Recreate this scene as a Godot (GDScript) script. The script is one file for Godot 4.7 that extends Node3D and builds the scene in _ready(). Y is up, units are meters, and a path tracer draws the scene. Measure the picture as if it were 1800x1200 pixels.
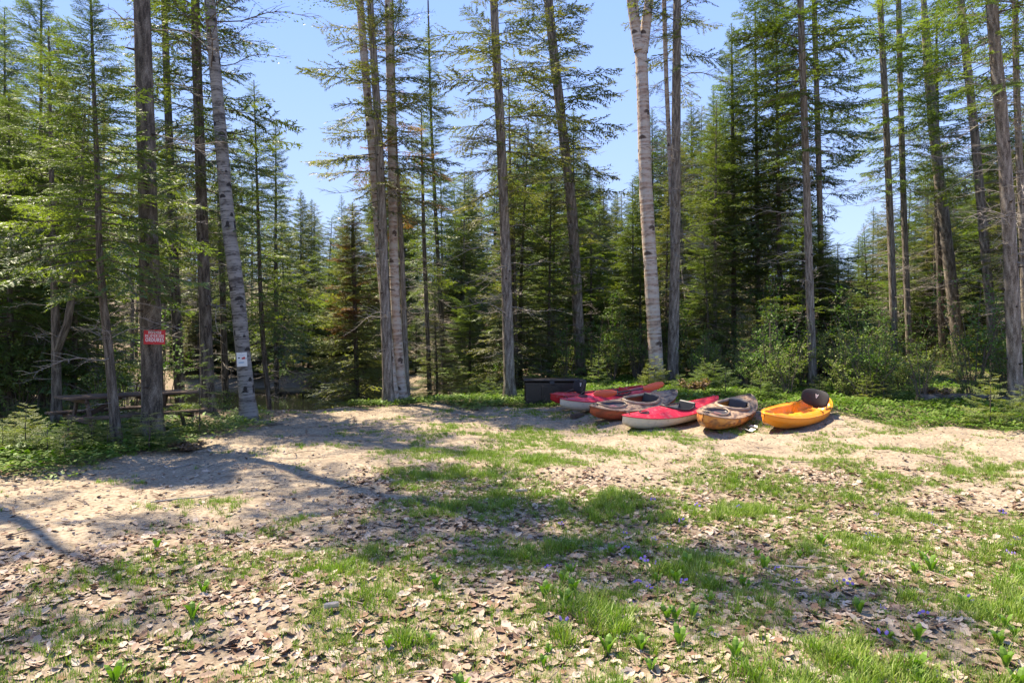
extends Node3D
# A forest clearing by a pond: kayaks drawn up on the sand, spruces, firs and birches round it. Units are metres, the camera looks along -Z.

const WATER_Y := -0.72
const POND := Vector2(-10.5, -26.8)
const POND_R := Vector2(7.2, 7.0)

var rng := RandomNumberGenerator.new()
var relief := FastNoiseLite.new()
var patchy := FastNoiseLite.new()
var taken := {}
var M := {}

# ---------------------------------------------------------------- mesh helpers
class Acc:
	var v := PackedVector3Array()
	var n := PackedVector3Array()
	var c := PackedColorArray()
	var uv := PackedVector2Array()
	func tri(a: Vector3, b: Vector3, d: Vector3, col := Color.WHITE) -> void:
		var q := (b - a).cross(d - a).normalized()
		v.append(a); v.append(d); v.append(b)
		n.append(q); n.append(q); n.append(q)
		c.append(col); c.append(col); c.append(col)
		uv.append(Vector2(0, 0)); uv.append(Vector2(1, 0)); uv.append(Vector2(0.5, 1))
	func quad(a: Vector3, b: Vector3, d: Vector3, e: Vector3, col := Color.WHITE) -> void:
		tri(a, b, d, col); tri(a, d, e, col)
	func put(p: Vector3, q: Vector3, t: Vector2, col: Color) -> void:
		v.append(p); n.append(q); uv.append(t); c.append(col)
	func tube(pts: Array, rads: Array, sides := 6, col := Color.WHITE, ref := Vector3.UP, vscale := 1.0, cap := false) -> void:
		var rings := []
		var norms := []
		var along := 0.0
		var vs := []
		for i in pts.size():
			var d: Vector3 = (pts[mini(i + 1, pts.size() - 1)] - pts[maxi(i - 1, 0)]).normalized()
			var u := d.cross(ref)
			if u.length() < 0.01: u = d.cross(Vector3(0.7, 0.1, 0.7))
			u = u.normalized()
			var w := u.cross(d).normalized()
			if i > 0: along += (pts[i] - pts[i - 1]).length()
			vs.append(along * vscale)
			var ring := []
			var rn := []
			for k in sides + 1:
				var a := TAU * float(k % sides) / sides
				var o := u * cos(a) + w * sin(a)
				ring.append(pts[i] + o * rads[i])
				rn.append(o)
			rings.append(ring); norms.append(rn)
		for i in pts.size() - 1:
			for k in sides:
				var t0 := float(k) / sides
				var t1 := float(k + 1) / sides
				var a: Vector3 = rings[i][k]; var b: Vector3 = rings[i][k + 1]
				var d: Vector3 = rings[i + 1][k + 1]; var e: Vector3 = rings[i + 1][k]
				put(a, norms[i][k], Vector2(t0, vs[i]), col); put(b, norms[i][k + 1], Vector2(t1, vs[i]), col); put(d, norms[i + 1][k + 1], Vector2(t1, vs[i + 1]), col)
				put(a, norms[i][k], Vector2(t0, vs[i]), col); put(d, norms[i + 1][k + 1], Vector2(t1, vs[i + 1]), col); put(e, norms[i + 1][k], Vector2(t0, vs[i + 1]), col)
		if cap:
			for end in [0, pts.size() - 1]:
				for k in sides:
					var p: Vector3 = pts[end]
					if end == 0: tri(p, rings[end][k], rings[end][k + 1], col)
					else: tri(p, rings[end][k + 1], rings[end][k], col)
	func add(o: Acc, x: Transform3D, col := Color(0, 0, 0, 0)) -> void:
		v.append_array(x * o.v)
		n.append_array(Transform3D(x.basis.orthonormalized(), Vector3.ZERO) * o.n)
		uv.append_array(o.uv)
		if col.a > 0.0:
			var cc := PackedColorArray(); cc.resize(o.c.size()); cc.fill(col)
			c.append_array(cc)
		else:
			c.append_array(o.c)
	func mesh() -> ArrayMesh:
		var a := []
		a.resize(Mesh.ARRAY_MAX)
		a[Mesh.ARRAY_VERTEX] = v; a[Mesh.ARRAY_NORMAL] = n; a[Mesh.ARRAY_COLOR] = c; a[Mesh.ARRAY_TEX_UV] = uv
		var m := ArrayMesh.new()
		m.add_surface_from_arrays(Mesh.PRIMITIVE_TRIANGLES, a)
		return m

func smooth_grid(rows: Array, close := false, flip := false, colors: Array = []) -> ArrayMesh:
	# rows of points into one smooth sheet; front faces run clockwise
	var st := SurfaceTool.new()
	st.begin(Mesh.PRIMITIVE_TRIANGLES)
	st.set_smooth_group(0)
	for i in rows.size() - 1:
		var m: int = rows[i].size()
		for k in (m if close else m - 1):
			var k2 := (k + 1) % m
			var q := [[i, k], [i, k2], [i + 1, k2], [i, k], [i + 1, k2], [i + 1, k]]
			if flip: q = [[i, k], [i + 1, k2], [i, k2], [i, k], [i + 1, k], [i + 1, k2]]
			var a: Vector3 = rows[q[0][0]][q[0][1]]
			for t in 2:
				var b: Vector3 = rows[q[t * 3 + 1][0]][q[t * 3 + 1][1]]
				var d: Vector3 = rows[q[t * 3 + 2][0]][q[t * 3 + 2][1]]
				if a.distance_squared_to(b) < 1e-10 or b.distance_squared_to(d) < 1e-10 or a.distance_squared_to(d) < 1e-10: continue
				for w in 3:
					var r = q[t * 3 + w]
					if colors: st.set_color(colors[r[0]][r[1]])
					st.set_uv(Vector2(rows[r[0]][r[1]].x, rows[r[0]][r[1]].z))
					st.add_vertex(rows[r[0]][r[1]])
	st.generate_normals()
	return st.commit()

func rounded_box(size: Vector3, r: float) -> ArrayMesh:
	# a box with chamfered edges, centred
	var pts := PackedVector3Array()
	var h := size * 0.5
	for sx in [-1, 1]:
		for sy in [-1, 1]:
			for sz in [-1, 1]:
				var s := Vector3(sx, sy, sz)
				pts.append(s * (h - Vector3(0, r, r))); pts.append(s * (h - Vector3(r, 0, r))); pts.append(s * (h - Vector3(r, r, 0)))
	var sh := ConvexPolygonShape3D.new()
	sh.points = pts
	var acc := Acc.new()
	# faces
	for ax in 3:
		for sg in [-1.0, 1.0]:
			var u := (ax + 1) % 3; var w := (ax + 2) % 3
			var f := []
			for q in [[-1, -1], [1, -1], [1, 1], [-1, 1]]:
				var p := Vector3.ZERO
				p[ax] = sg * h[ax]; p[u] = q[0] * (h[u] - r); p[w] = q[1] * (h[w] - r)
				f.append(p)
			if sg > 0: acc.quad(f[0], f[1], f[2], f[3])
			else: acc.quad(f[0], f[3], f[2], f[1])
	# edges
	for ax in 3:
		var u := (ax + 1) % 3; var w := (ax + 2) % 3
		for su in [-1.0, 1.0]:
			for sw in [-1.0, 1.0]:
				var f := []
				for q in [[-1.0, 0], [1.0, 0], [1.0, 1], [-1.0, 1]]:
					var p := Vector3.ZERO
					p[ax] = q[0] * (h[ax] - r)
					p[u] = su * (h[u] - (0.0 if q[1] == 0 else r)); p[w] = sw * (h[w] - (r if q[1] == 0 else 0.0))
					f.append(p)
				if su * sw > 0: acc.quad(f[0], f[1], f[2], f[3])
				else: acc.quad(f[0], f[3], f[2], f[1])
	for sx in [-1.0, 1.0]:
		for sy in [-1.0, 1.0]:
			for sz in [-1.0, 1.0]:
				var s := Vector3(sx, sy, sz)
				var a := s * (h - Vector3(0, r, r)); var b := s * (h - Vector3(r, 0, r)); var d := s * (h - Vector3(r, r, 0))
				if sx * sy * sz > 0: acc.tri(a, b, d)
				else: acc.tri(a, d, b)
	return acc.mesh()

# ---------------------------------------------------------------- scene helpers
func numbered(called: String) -> String:
	taken[called] = taken.get(called, -1) + 1
	return called if taken[called] == 0 else "%s_%03d" % [called, taken[called]]
func tag(o: Node, label: String, category: String, group := "", kind := "") -> Node:
	if label: o.set_meta("label", label)
	if category: o.set_meta("category", category)
	if group: o.set_meta("group", group)
	if kind: o.set_meta("kind", kind)
	return o
func thing(called: String, label: String, category: String, where: Vector3, turn := 0.0, group := "") -> Node3D:
	var o := Node3D.new()
	o.name = numbered(called)
	add_child(o, true)
	o.position = where
	o.rotation.y = turn
	tag(o, label, category, group)
	return o
func part(called: String, mesh: Mesh, material: Material, parent: Node, where := Vector3.ZERO, turn := Vector3.ZERO) -> MeshInstance3D:
	var o := MeshInstance3D.new()
	o.name = called
	o.mesh = mesh
	o.material_override = material
	o.position = where
	o.rotation = turn
	parent.add_child(o, true)
	return o
func structure(called: String, mesh: Mesh, material: Material) -> MeshInstance3D:
	var o := part(called, mesh, material, self)
	o.set_meta("kind", "structure")
	return o
func copy(o: Node3D, where: Vector3, turn: float, size: Vector3, label := "", group := "") -> Node3D:
	var r: Node3D = o.duplicate()
	r.name = numbered(String(o.get_meta("base")))
	add_child(r, true)
	r.position = where
	r.rotation = Vector3(0, turn, 0)
	r.scale = size
	if label: r.set_meta("label", label)
	if group: r.set_meta("group", group)
	return r
func stuff(called: String, mesh: Mesh, material: Material, xf: Array, cols: Array, label: String, category: String) -> void:
	var mm := MultiMesh.new()
	mm.transform_format = MultiMesh.TRANSFORM_3D
	mm.use_colors = true
	mm.mesh = mesh
	mm.instance_count = xf.size()
	for i in xf.size():
		mm.set_instance_transform(i, xf[i])
		mm.set_instance_color(i, cols[i])
	var o := MultiMeshInstance3D.new()
	o.name = numbered(called)
	o.multimesh = mm
	o.material_override = material
	add_child(o, true)
	tag(o, label, category, "", "stuff")
func lin(r: float, g: float, b: float) -> Color:
	return Color(r, g, b).linear_to_srgb()
func mat(col: Color, rough := 0.8, spec := 0.5) -> StandardMaterial3D:
	# col holds linear base colours
	var m := StandardMaterial3D.new()
	m.albedo_color = col.linear_to_srgb()
	m.roughness = rough
	m.metallic_specular = spec
	return m
func leafy(back: Color, rough := 0.6, spec := 0.3) -> StandardMaterial3D:
	var m := mat(Color.WHITE, rough, spec)
	m.vertex_color_use_as_albedo = true
	m.cull_mode = BaseMaterial3D.CULL_DISABLED
	m.backlight_enabled = true
	m.backlight = back
	return m
func noise_image(size: int, freq: float, octaves: int, seed_: int, ramp: Array) -> Image:
	# ramp: [position, linear colour] pairs
	var fn := FastNoiseLite.new()
	fn.seed = seed_; fn.frequency = freq; fn.fractal_octaves = octaves
	fn.noise_type = FastNoiseLite.TYPE_SIMPLEX_SMOOTH
	var g := fn.get_seamless_image(size, size)
	var grad := Gradient.new()
	grad.offsets = PackedFloat32Array(ramp.map(func(q): return q[0]))
	grad.colors = PackedColorArray(ramp.map(func(q): return q[1].linear_to_srgb()))
	var lut := []
	for i in 256: lut.append(grad.sample(i / 255.0))
	var img := Image.create(size, size, true, Image.FORMAT_RGB8)
	for y in size:
		for x in size:
			img.set_pixel(x, y, lut[int(g.get_pixel(x, y).r * 255.0)])
	img.generate_mipmaps()
	return img
func height_texture(size: int, freq: float, octaves: int, seed_: int) -> ImageTexture:
	var fn := FastNoiseLite.new()
	fn.seed = seed_; fn.frequency = freq; fn.fractal_octaves = octaves
	return ImageTexture.create_from_image(fn.get_seamless_image(size, size))
func normal_texture(size: int, freq: float, octaves: int, seed_: int, strength: float) -> ImageTexture:
	var fn := FastNoiseLite.new()
	fn.seed = seed_; fn.frequency = freq; fn.fractal_octaves = octaves
	var g := fn.get_seamless_image(size, size)
	g.convert(Image.FORMAT_RGBA8)
	g.bump_map_to_normal_map(strength)
	return ImageTexture.create_from_image(g)

# ---------------------------------------------------------------- lie of the land
func edge_back(x: float) -> float:
	# depth at which the clearing gives way to the forest floor
	if x < -3.0: return 17.0
	if x < 2.2: return lerpf(17.0, 16.2, (x + 3.0) / 5.2)
	return maxf(12.0, 16.2 - (x - 2.2) * 0.62)
func ground_y(x: float, z: float) -> float:
	var y := relief.get_noise_2d(x * 0.35, z * 0.35) * 0.10 + relief.get_noise_2d(x * 3.0, z * 3.0) * 0.018
	y *= clampf((-z - 0.5) / 3.0, 0.3, 1.0)
	var q := Vector2((x - POND.x) / POND_R.x, (z - POND.y) / POND_R.y).length()
	y -= smoothstep(1.75, 0.86, q) * 1.3
	var d := -z
	if d > 46.0: y += (d - 46.0) * 0.11 * smoothstep(46.0, 70.0, d)
	y += smoothstep(11.3, 15.5, d) * smoothstep(0.7, 2.6, x) * 0.24 + smoothstep(16.0, 26.0, d) * smoothstep(0.0, 6.0, x) * 0.2
	return y
func forest_floor(x: float, d: float) -> float:
	var w := patchy.get_noise_2d(x * 0.9, d * 0.9) * 0.8
	var back := smoothstep(-0.7, 0.5, d - edge_back(x) + w)
	var left := smoothstep(-0.35, 0.35, -5.35 - x + w * 0.6) * smoothstep(7.6, 8.6, d + w * 0.5 - maxf(0.0, -x - 7.0) * 0.4)
	var left_far := smoothstep(-0.3, 0.4, -4.6 - (d - 12.0) * 0.06 - x + w * 0.4) * smoothstep(10.0, 13.0, d)
	return maxf(back, maxf(left, left_far))
func bare_sand(x: float, d: float) -> float:
	var w := patchy.get_noise_2d(x * 0.6 + 40.0, d * 0.6) * 3.2 + patchy.get_noise_2d(x * 3.1, d * 3.1 + 9.0) * 1.2
	return smoothstep(6.6, 9.0, d + w + maxf(0.0, -x - 0.8) * 1.05) * (1.0 - forest_floor(x, d))
func in_pond(x: float, z: float, grow := 1.0) -> bool:
	return Vector2((x - POND.x) / (POND_R.x * grow), (z - POND.y) / (POND_R.y * grow)).length() < 1.0

# ---------------------------------------------------------------- trees
var fine_b := []
var wide_b := []
var dead_b := []
var leaf_b := []
var TONES := [
	[Color(0.125, 0.190, 0.059), Color(0.102, 0.156, 0.051), Color(0.164, 0.226, 0.069)],
	[Color(0.090, 0.130, 0.053), Color(0.105, 0.146, 0.059), Color(0.128, 0.168, 0.065)],
	[Color(0.151, 0.168, 0.082), Color(0.120, 0.144, 0.067), Color(0.177, 0.187, 0.092)],
	[Color(0.134, 0.158, 0.067), Color(0.256, 0.132, 0.065), Color(0.118, 0.144, 0.061)],
	[Color(0.079, 0.122, 0.041), Color(0.100, 0.146, 0.047), Color(0.125, 0.170, 0.053)],
	[Color(0.211, 0.246, 0.098), Color(0.173, 0.216, 0.082), Color(0.237, 0.258, 0.113)],
]
func make_branch(start: float, droop: float, up: float, step: float, needle: float) -> Dictionary:
	# one live branch of unit length along +X: wood, and flat sprays of needle twigs
	var wood := Acc.new()
	var leaf := Acc.new()
	var wob := rng.randf_range(-0.06, 0.06)
	var axis := func(x: float) -> Vector3: return Vector3(x, -droop * x * x + up * pow(x, 4.0), wob * sin(x * 4.0))
	var pts := []
	var rad := []
	for i in 7:
		pts.append(axis.call(i / 6.0)); rad.append(lerpf(0.010, 0.002, i / 6.0))
	wood.tube(pts, rad, 3)
	var x := start
	var s := 1.0
	while x < 1.0:
		var tl := minf((1.0 - x) * 0.55 + 0.09, (x - start) * 0.9 + 0.14) * rng.randf_range(0.65, 1.2)
		var ang := rng.randf_range(0.7, 1.1)
		var dir := Vector3(cos(ang), rng.randf_range(-0.55, 0.08), s * sin(ang)).normalized()
		var p: Vector3 = axis.call(x)
		wood.tri(p + Vector3(0.004, 0, 0), p - Vector3(0.004, 0, 0), p + dir * tl)
		var side := dir.cross(Vector3.UP).normalized()
		var u := 0.12
		while u < 1.05:
			for q in [-1.0, 1.0]:
				if rng.randf() < 0.12: continue
				var nd: Vector3 = (dir + side * q * rng.randf_range(0.45, 1.2) + Vector3.UP * rng.randf_range(-0.6, 0.45)).normalized() * needle * rng.randf_range(0.55, 1.3) * (1.1 - 0.3 * u)
				var b := p + dir * tl * u
				var wv: Vector3 = nd.cross(Vector3(rng.randf_range(-0.7, 0.7), 1.0, rng.randf_range(-0.7, 0.7))).normalized() * needle * 0.15
				leaf.tri(b - wv, b + wv, b + nd)
			u += step / tl
		x += rng.randf_range(0.020, 0.040) * (0.6 + 0.4 * step / 0.03)
		s = -s
	return {"w": wood, "l": leaf}
func make_dead(curl: float) -> Acc:
	var a := Acc.new()
	var ph := rng.randf_range(0, TAU)
	var at := func(x: float) -> Vector3: return Vector3(x, curl * (x - 1.6 * x * x) + 0.03 * sin(x * 9.0 + ph), 0.06 * sin(x * 5.0 + ph))
	var pts := []
	var rad := []
	for i in 8:
		pts.append(at.call(i / 7.0)); rad.append(lerpf(0.0085, 0.0018, i / 7.0))
	a.tube(pts, rad, 3)
	for i in 18:
		var x := rng.randf_range(0.2, 0.98)
		var p: Vector3 = at.call(x)
		var d := Vector3(rng.randf_range(0.3, 1.0), rng.randf_range(-0.5, 0.4), rng.randf_range(-1, 1)).normalized() * rng.randf_range(0.1, 0.3) * (1.15 - x * 0.6)
		a.tube([p, p + d * 0.5 + Vector3(0, 0.012, 0), p + d], [0.0032, 0.0024, 0.001], 3)
	return a
func make_leaf_branch() -> Dictionary:
	# a thin birch limb with a few small new leaves
	var wood := make_dead(0.2)
	var leaf := Acc.new()
	for i in 46:
		var x := rng.randf_range(0.35, 1.0)
		var p := Vector3(x, 0.2 * (x - 1.6 * x * x) + rng.randf_range(-0.1, 0.06), rng.randf_range(-0.25, 0.25) * (1.2 - x))
		var d := Vector3(rng.randf_range(-1, 1), rng.randf_range(-1, 0.3), rng.randf_range(-1, 1)).normalized() * 0.035
		var w := d.cross(Vector3(0.3, 1, 0.2)).normalized() * 0.012
		leaf.tri(p, p + d * 0.5 + w, p + d); leaf.tri(p, p + d, p + d * 0.5 - w)
	return {"w": wood, "l": leaf}
func ready_branches() -> void:
	for i in 6: fine_b.append(make_branch(0.12 + 0.05 * (i % 3), rng.randf_range(0.1, 0.35), rng.randf_range(0.0, 0.16), 0.028, 0.062))
	for i in 6: wide_b.append(make_branch(0.12 + 0.05 * (i % 3), rng.randf_range(0.1, 0.35), rng.randf_range(0.0, 0.16), 0.046, 0.088))
	for i in 6: dead_b.append(make_dead(rng.randf_range(-0.15, 0.35)))
	for i in 3: leaf_b.append(make_leaf_branch())
func trunk_at(pts: Array, h: float) -> Vector3:
	for i in pts.size() - 1:
		if h <= pts[i + 1].y: return pts[i].lerp(pts[i + 1], (h - pts[i].y) / maxf(0.001, pts[i + 1].y - pts[i].y))
	return pts[-1]
func bent(pts: Array) -> Array:
	# a finer, slightly uneven line through the trunk's points
	var c := Curve3D.new()
	for i in pts.size():
		var t: Vector3 = (pts[mini(i + 1, pts.size() - 1)] - pts[maxi(i - 1, 0)]) * 0.16
		c.add_point(pts[i], -t, t)
	var n := maxi(8, int(c.get_baked_length() / 0.55))
	var out := []
	for i in n + 1:
		out.append(c.sample_baked(c.get_baked_length() * i / n, true))
	return out
func trunk_mesh(line: Array, r0: float, r1h: float, r1: float, top: float, sides := 9) -> Acc:
	var a := Acc.new()
	var rad := []
	for i in line.size():
		var h: float = line[i].y - line[0].y
		var r := lerpf(r0, r1, clampf(h / r1h, 0, 1)) if h < r1h else lerpf(r1, 0.012, clampf((h - r1h) / maxf(0.1, top - r1h), 0, 1))
		if h < 0.5: r *= 1.0 + 0.35 * pow(1.0 - h / 0.5, 2.0)
		rad.append(r * rng.randf_range(0.96, 1.04))
	a.tube(line, rad, sides, Color.WHITE, Vector3(0.05, 0, 1).normalized(), 0.7)
	return a
func crown(tree: Node3D, line: Array, top: float, start: float, radius: float, dens: float, tone: int, dead: float, fir: bool, bank: Array, dead_low := 0.25, seen := 99.0) -> void:
	var leaf := Acc.new()
	var wood := Acc.new()
	var h := start
	var az := rng.randf() * TAU
	var skew := rng.randf() * TAU
	while h < top - 0.08:
		var u := (h - start) / (top - start)
		var l: float
		if fir: l = radius * pow(1.0 - u, 0.8) * rng.randf_range(0.45, 1.25) * (1.0 + 0.28 * sin(az + skew) * sin(h * 1.7 + skew)) + 0.10
		else: l = radius * minf(1.0, 0.62 + u * 1.6) * pow(1.0 - u, 0.62) * rng.randf_range(0.55, 1.2) + 0.12
		if l > 0.1:
			var b: Dictionary = bank[rng.randi() % bank.size()] if h < seen else wide_b[rng.randi() % 6]
			var pitch := lerpf(-0.12, 0.55, u) + rng.randf_range(-0.14, 0.14)
			var x := Transform3D(Basis(Vector3.UP, az) * Basis(Vector3(0, 0, 1), pitch) * Basis(Vector3(1, 0, 0), rng.randf_range(-0.25, 0.25)), trunk_at(line, h)).scaled_local(Vector3.ONE * l)
			if tone == 3 and u < 0.35 and rng.randf() < 0.6 or tone == 5 and u > 0.35 and rng.randf() < 0.28:
				leaf.add(b.l, x, Color(0.17, 0.085, 0.05))
			else:
				leaf.add(b.l, x, TONES[tone][rng.randi() % 3] * rng.randf_range(0.85, 1.15))
			wood.add(b.w, x)
		az += 2.4 + rng.randf_range(-0.35, 0.35)
		h += (0.062 if fir else 0.085) / dens * (1.0 if h < seen else 2.6) * rng.randf_range(0.5, 1.5) * (1.0 - (0.7 if fir else 0.45) * u) * clampf(top / 9.0, 0.5, 1.3)
	if leaf.v.size() > 0: part("crown", leaf.mesh(), M.needles, tree)
	if wood.v.size() > 0: part("limbs", wood.mesh(), M.twig_wood, tree)
	if dead > 0.0:
		var dw := Acc.new()
		for i in int(dead * 52):
			var hh := rng.randf_range(start * dead_low, start + (top - start) * 0.25)
			var l := rng.randf_range(0.3, 1.0) * minf(radius, 1.9) * (0.6 if hh < start * 0.45 else 1.0)
			var x := Transform3D(Basis(Vector3.UP, rng.randf() * TAU) * Basis(Vector3(0, 0, 1), rng.randf_range(-0.35, 0.25)), trunk_at(line, hh)).scaled_local(Vector3.ONE * l)
			dw.add(dead_b[rng.randi() % dead_b.size()], x)
		part("dead_branchwork", dw.mesh(), M.dead_wood, tree)
func birch_crown(tree: Node3D, line: Array, top: float, start: float, radius: float) -> void:
	var leaf := Acc.new()
	var wood := Acc.new()
	for i in 46:
		var h := rng.randf_range(start, top)
		var b: Dictionary = leaf_b[rng.randi() % 3]
		var x := Transform3D(Basis(Vector3.UP, rng.randf() * TAU) * Basis(Vector3(0, 0, 1), rng.randf_range(0.2, 0.9)), trunk_at(line, h)).scaled_local(Vector3.ONE * radius * rng.randf_range(0.4, 1.1))
		leaf.add(b.l, x, Color(0.14, 0.19, 0.05)); wood.add(b.w, x)
	part("crown", leaf.mesh(), M.leaves, tree)
	part("limbs", wood.mesh(), M.twig_wood, tree)
func stand_tree(r: Array) -> Node3D:
	var kind: String = r[0]
	var z: float = -r[1]
	var p: Array = r[2]
	var x0: float = p[0]
	var gy := ground_y(x0, z) - 0.06
	var pts := [Vector3.ZERO]
	for i in range(1, p.size() / 2):
		pts.append(Vector3(p[i * 2] - x0, p[i * 2 + 1] - gy, 0))
	var top: float = r[5]
	var last: Vector3 = pts[-1]
	var before: Vector3 = pts[-2]
	var r1h: float = last.y
	var species := "birch_tree" if kind.ends_with("birch") else ("spruce_tree" if kind == "spruce" else "fir_tree")
	var fine: bool = r[1] < 16.8
	var t := thing(species, r[11], "tree", Vector3(x0, gy, z))
	if kind != "bigbirch" and last.y < top - 0.3:
		var d := (last - before) / (last.y - before.y)
		pts.append(last + Vector3(d.x * 0.6, 1, rng.randf_range(-0.02, 0.02)) * (top - last.y))
	var line := bent(pts)
	var tm := trunk_mesh(line, r[3], r1h, r[4], top, 14 if fine else 9)
	var bark: Material = M.bark
	if kind.ends_with("birch"): bark = M.birch_white if kind == "bigbirch" or r[10] < 0.25 else M.birch_grey
	elif kind == "fir" or kind == "fork" or r[9] == 1: bark = M.bark_dark
	part("trunk", tm.mesh(), bark, t)
	if kind == "spruce" and r[1] < 19.0:  # stubs of shed branches
		for i in int(20.0 * r[3] / 0.17):
			var hh := rng.randf_range(0.7, minf(9.0, top * 0.6))
			var az := rng.randf() * TAU
			var d := Vector3(cos(az), rng.randf_range(-0.3, 0.2), sin(az))
			var rr := lerpf(r[3], r[4], clampf(hh / r1h, 0, 1))
			var o := trunk_at(line, hh)
			var ka := Acc.new()
			var kl := rng.randf_range(0.015, 0.09) * (2.0 if rng.randf() < 0.3 else 1.0)
			ka.tube([o + d * rr * 0.8, o + d * (rr + 0.012), o + d * (rr + 0.012 + kl)], [0.030, 0.019, 0.008], 6, Color.WHITE, Vector3.UP, 1.0, true)
			part("branch_stub", ka.mesh(), M.stub, t)
	if kind == "bigbirch":
		for s in [[-0.05, 0.06, -0.42, 3.2, 0.16], [0.06, -0.02, 0.32, 3.2, 0.17]]:
			var a := last + Vector3(s[0], -0.35, s[1])
			var st := bent([a, a + Vector3(s[2] * 0.45, 1.1, 0), a + Vector3(s[2] * 0.9, s[3] * 0.8, 0.1), a + Vector3(s[2] * 1.5, 6.0, 0.2)])
			var rr := []
			for i in st.size(): rr.append(lerpf(s[4], 0.03, float(i) / (st.size() - 1)))
			var sa := Acc.new()
			sa.tube(st, rr, 10, Color.WHITE, Vector3(0.05, 0, 1).normalized(), 0.7)
			part("stem", sa.mesh(), M.birch_white, t)
			birch_crown(t, st, st[-1].y, a.y + 1.2, 1.8)
		var side := bent([Vector3(-0.28, 6.2, 0.02), Vector3(-0.34, 8.0, 0.06), Vector3(-0.56, 10.5, 0.1), Vector3(-0.8, 13.5, 0.1)])
		var sr := []
		for i in side.size(): sr.append(lerpf(0.075, 0.03, float(i) / (side.size() - 1)))
		var sb := Acc.new()
		sb.tube(side, sr, 8, Color.WHITE, Vector3(0.05, 0, 1).normalized(), 0.7)
		part("stem", sb.mesh(), M.birch_white, t)
		return t
	if kind == "fork":
		var a := trunk_at(line, 1.45)
		var st := bent([a, a + Vector3(0.16, 0.35, 0), a + Vector3(0.28, 0.9, 0), a + Vector3(0.42, 2.2, 0), a + Vector3(0.6, 4.4, 0.1)])
		var rr := []
		for i in st.size(): rr.append(lerpf(0.075, 0.02, float(i) / (st.size() - 1)))
		var sa := Acc.new()
		sa.tube(st, rr, 8, Color.WHITE, Vector3(0.05, 0, 1).normalized(), 0.7)
		part("stem", sa.mesh(), M.bark_dark, t)
	if kind.ends_with("birch"): birch_crown(t, line, top, r[6], r[7])
	else: crown(t, line, top, r[6], r[7], r[8], r[9], r[10], kind != "spruce", fine_b if r[1] < 21.0 else wide_b, 0.25, 1.9 + 0.53 * r[1] - gy)
	return t
func proto_tree(called: String, label: String, top: float, start: float, radius: float, r0: float, dens: float, tone: int, dead: float, fir: bool) -> Node3D:
	# a background tree that copies are made from, at the origin
	var t := Node3D.new()
	t.set_meta("base", called)
	tag(t, label, "tree")
	var sway := rng.randf_range(-0.25, 0.25)
	var line := bent([Vector3.ZERO, Vector3(sway * 0.5, top * 0.4, 0), Vector3(sway, top, sway)])
	part("trunk", trunk_mesh(line, r0, top * 0.6, r0 * 0.55, top, 7).mesh(), M.bark_dark if fir else M.bark, t)
	crown(t, line, top, start, radius, dens, tone, dead, fir, wide_b)
	return t
func proto_sapling(label: String, top: float, radius: float, tone: int) -> Node3D:
	var t := Node3D.new()
	t.set_meta("base", "fir_sapling")
	tag(t, label, "sapling")
	var line := [Vector3(0, -0.05, 0), Vector3(0.02, top * 0.5, 0.01), Vector3(0, top, 0)]
	var a := Acc.new()
	a.tube(line, [0.018, 0.012, 0.003], 5)
	part("trunk", a.mesh(), M.bark_dark, t)
	var leaf := Acc.new()
	var h := 0.04
	var az := 0.0
	while h < top:
		var l := radius * pow(1.0 - h / (top * 1.06), 0.75) * rng.randf_range(0.8, 1.15) + 0.06
		var b: Dictionary = wide_b[rng.randi() % 6]
		leaf.add(b.l, Transform3D(Basis(Vector3.UP, az) * Basis(Vector3(0, 0, 1), rng.randf_range(0.05, 0.5)), trunk_at(line, h)).scaled_local(Vector3.ONE * l), TONES[tone][rng.randi() % 3])
		az += 2.4
		h += top / 34.0
	part("crown", leaf.mesh(), M.needles, t)
	return t
func proto_shrub(label: String, top: float, spread: float, leaves: int, size: float, cols: Array) -> Node3D:
	var t := Node3D.new()
	t.set_meta("base", "leafy_shrub")
	tag(t, label, "shrub")
	var wood := Acc.new()
	var leaf := Acc.new()
	for s in 9:
		var az := rng.randf() * TAU
		var out := Vector3(cos(az), 0, sin(az)) * spread * rng.randf_range(0.25, 1.0)
		var hh := top * rng.randf_range(0.6, 1.0)
		var line := [Vector3(out.x * 0.08, -0.05, out.z * 0.08), out * 0.4 + Vector3(0, hh * 0.45, 0), out * 0.8 + Vector3(0, hh * 0.8, 0), out + Vector3(0, hh, 0)]
		wood.tube(line, [0.012, 0.009, 0.006, 0.002], 4)
		for k in 5:
			var u := rng.randf_range(0.35, 0.95)
			var p := trunk_at(line, hh * u)
			var d := Vector3(rng.randf_range(-1, 1), rng.randf_range(0.1, 0.9), rng.randf_range(-1, 1)).normalized() * top * rng.randf_range(0.12, 0.3)
			wood.tube([p, p + d], [0.004, 0.0015], 3)
			for q in leaves / 45:
				var b := p + d * rng.randf_range(0.2, 1.05) + Vector3(rng.randf_range(-1, 1), rng.randf_range(-1, 1), rng.randf_range(-1, 1)) * 0.05
				var ld := Vector3(rng.randf_range(-1, 1), rng.randf_range(-0.5, 0.7), rng.randf_range(-1, 1)).normalized() * size * rng.randf_range(0.7, 1.3)
				var lw := ld.cross(Vector3(rng.randf_range(-1, 1), 1, rng.randf_range(-1, 1))).normalized() * size * 0.32
				var col: Color = cols[rng.randi() % cols.size()]
				leaf.tri(b, b + ld * 0.5 + lw, b + ld, col); leaf.tri(b, b + ld, b + ld * 0.5 - lw, col)
	part("stems", wood.mesh(), M.twig_wood, t)
	part("foliage", leaf.mesh(), M.leaves, t)
	return t

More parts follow.
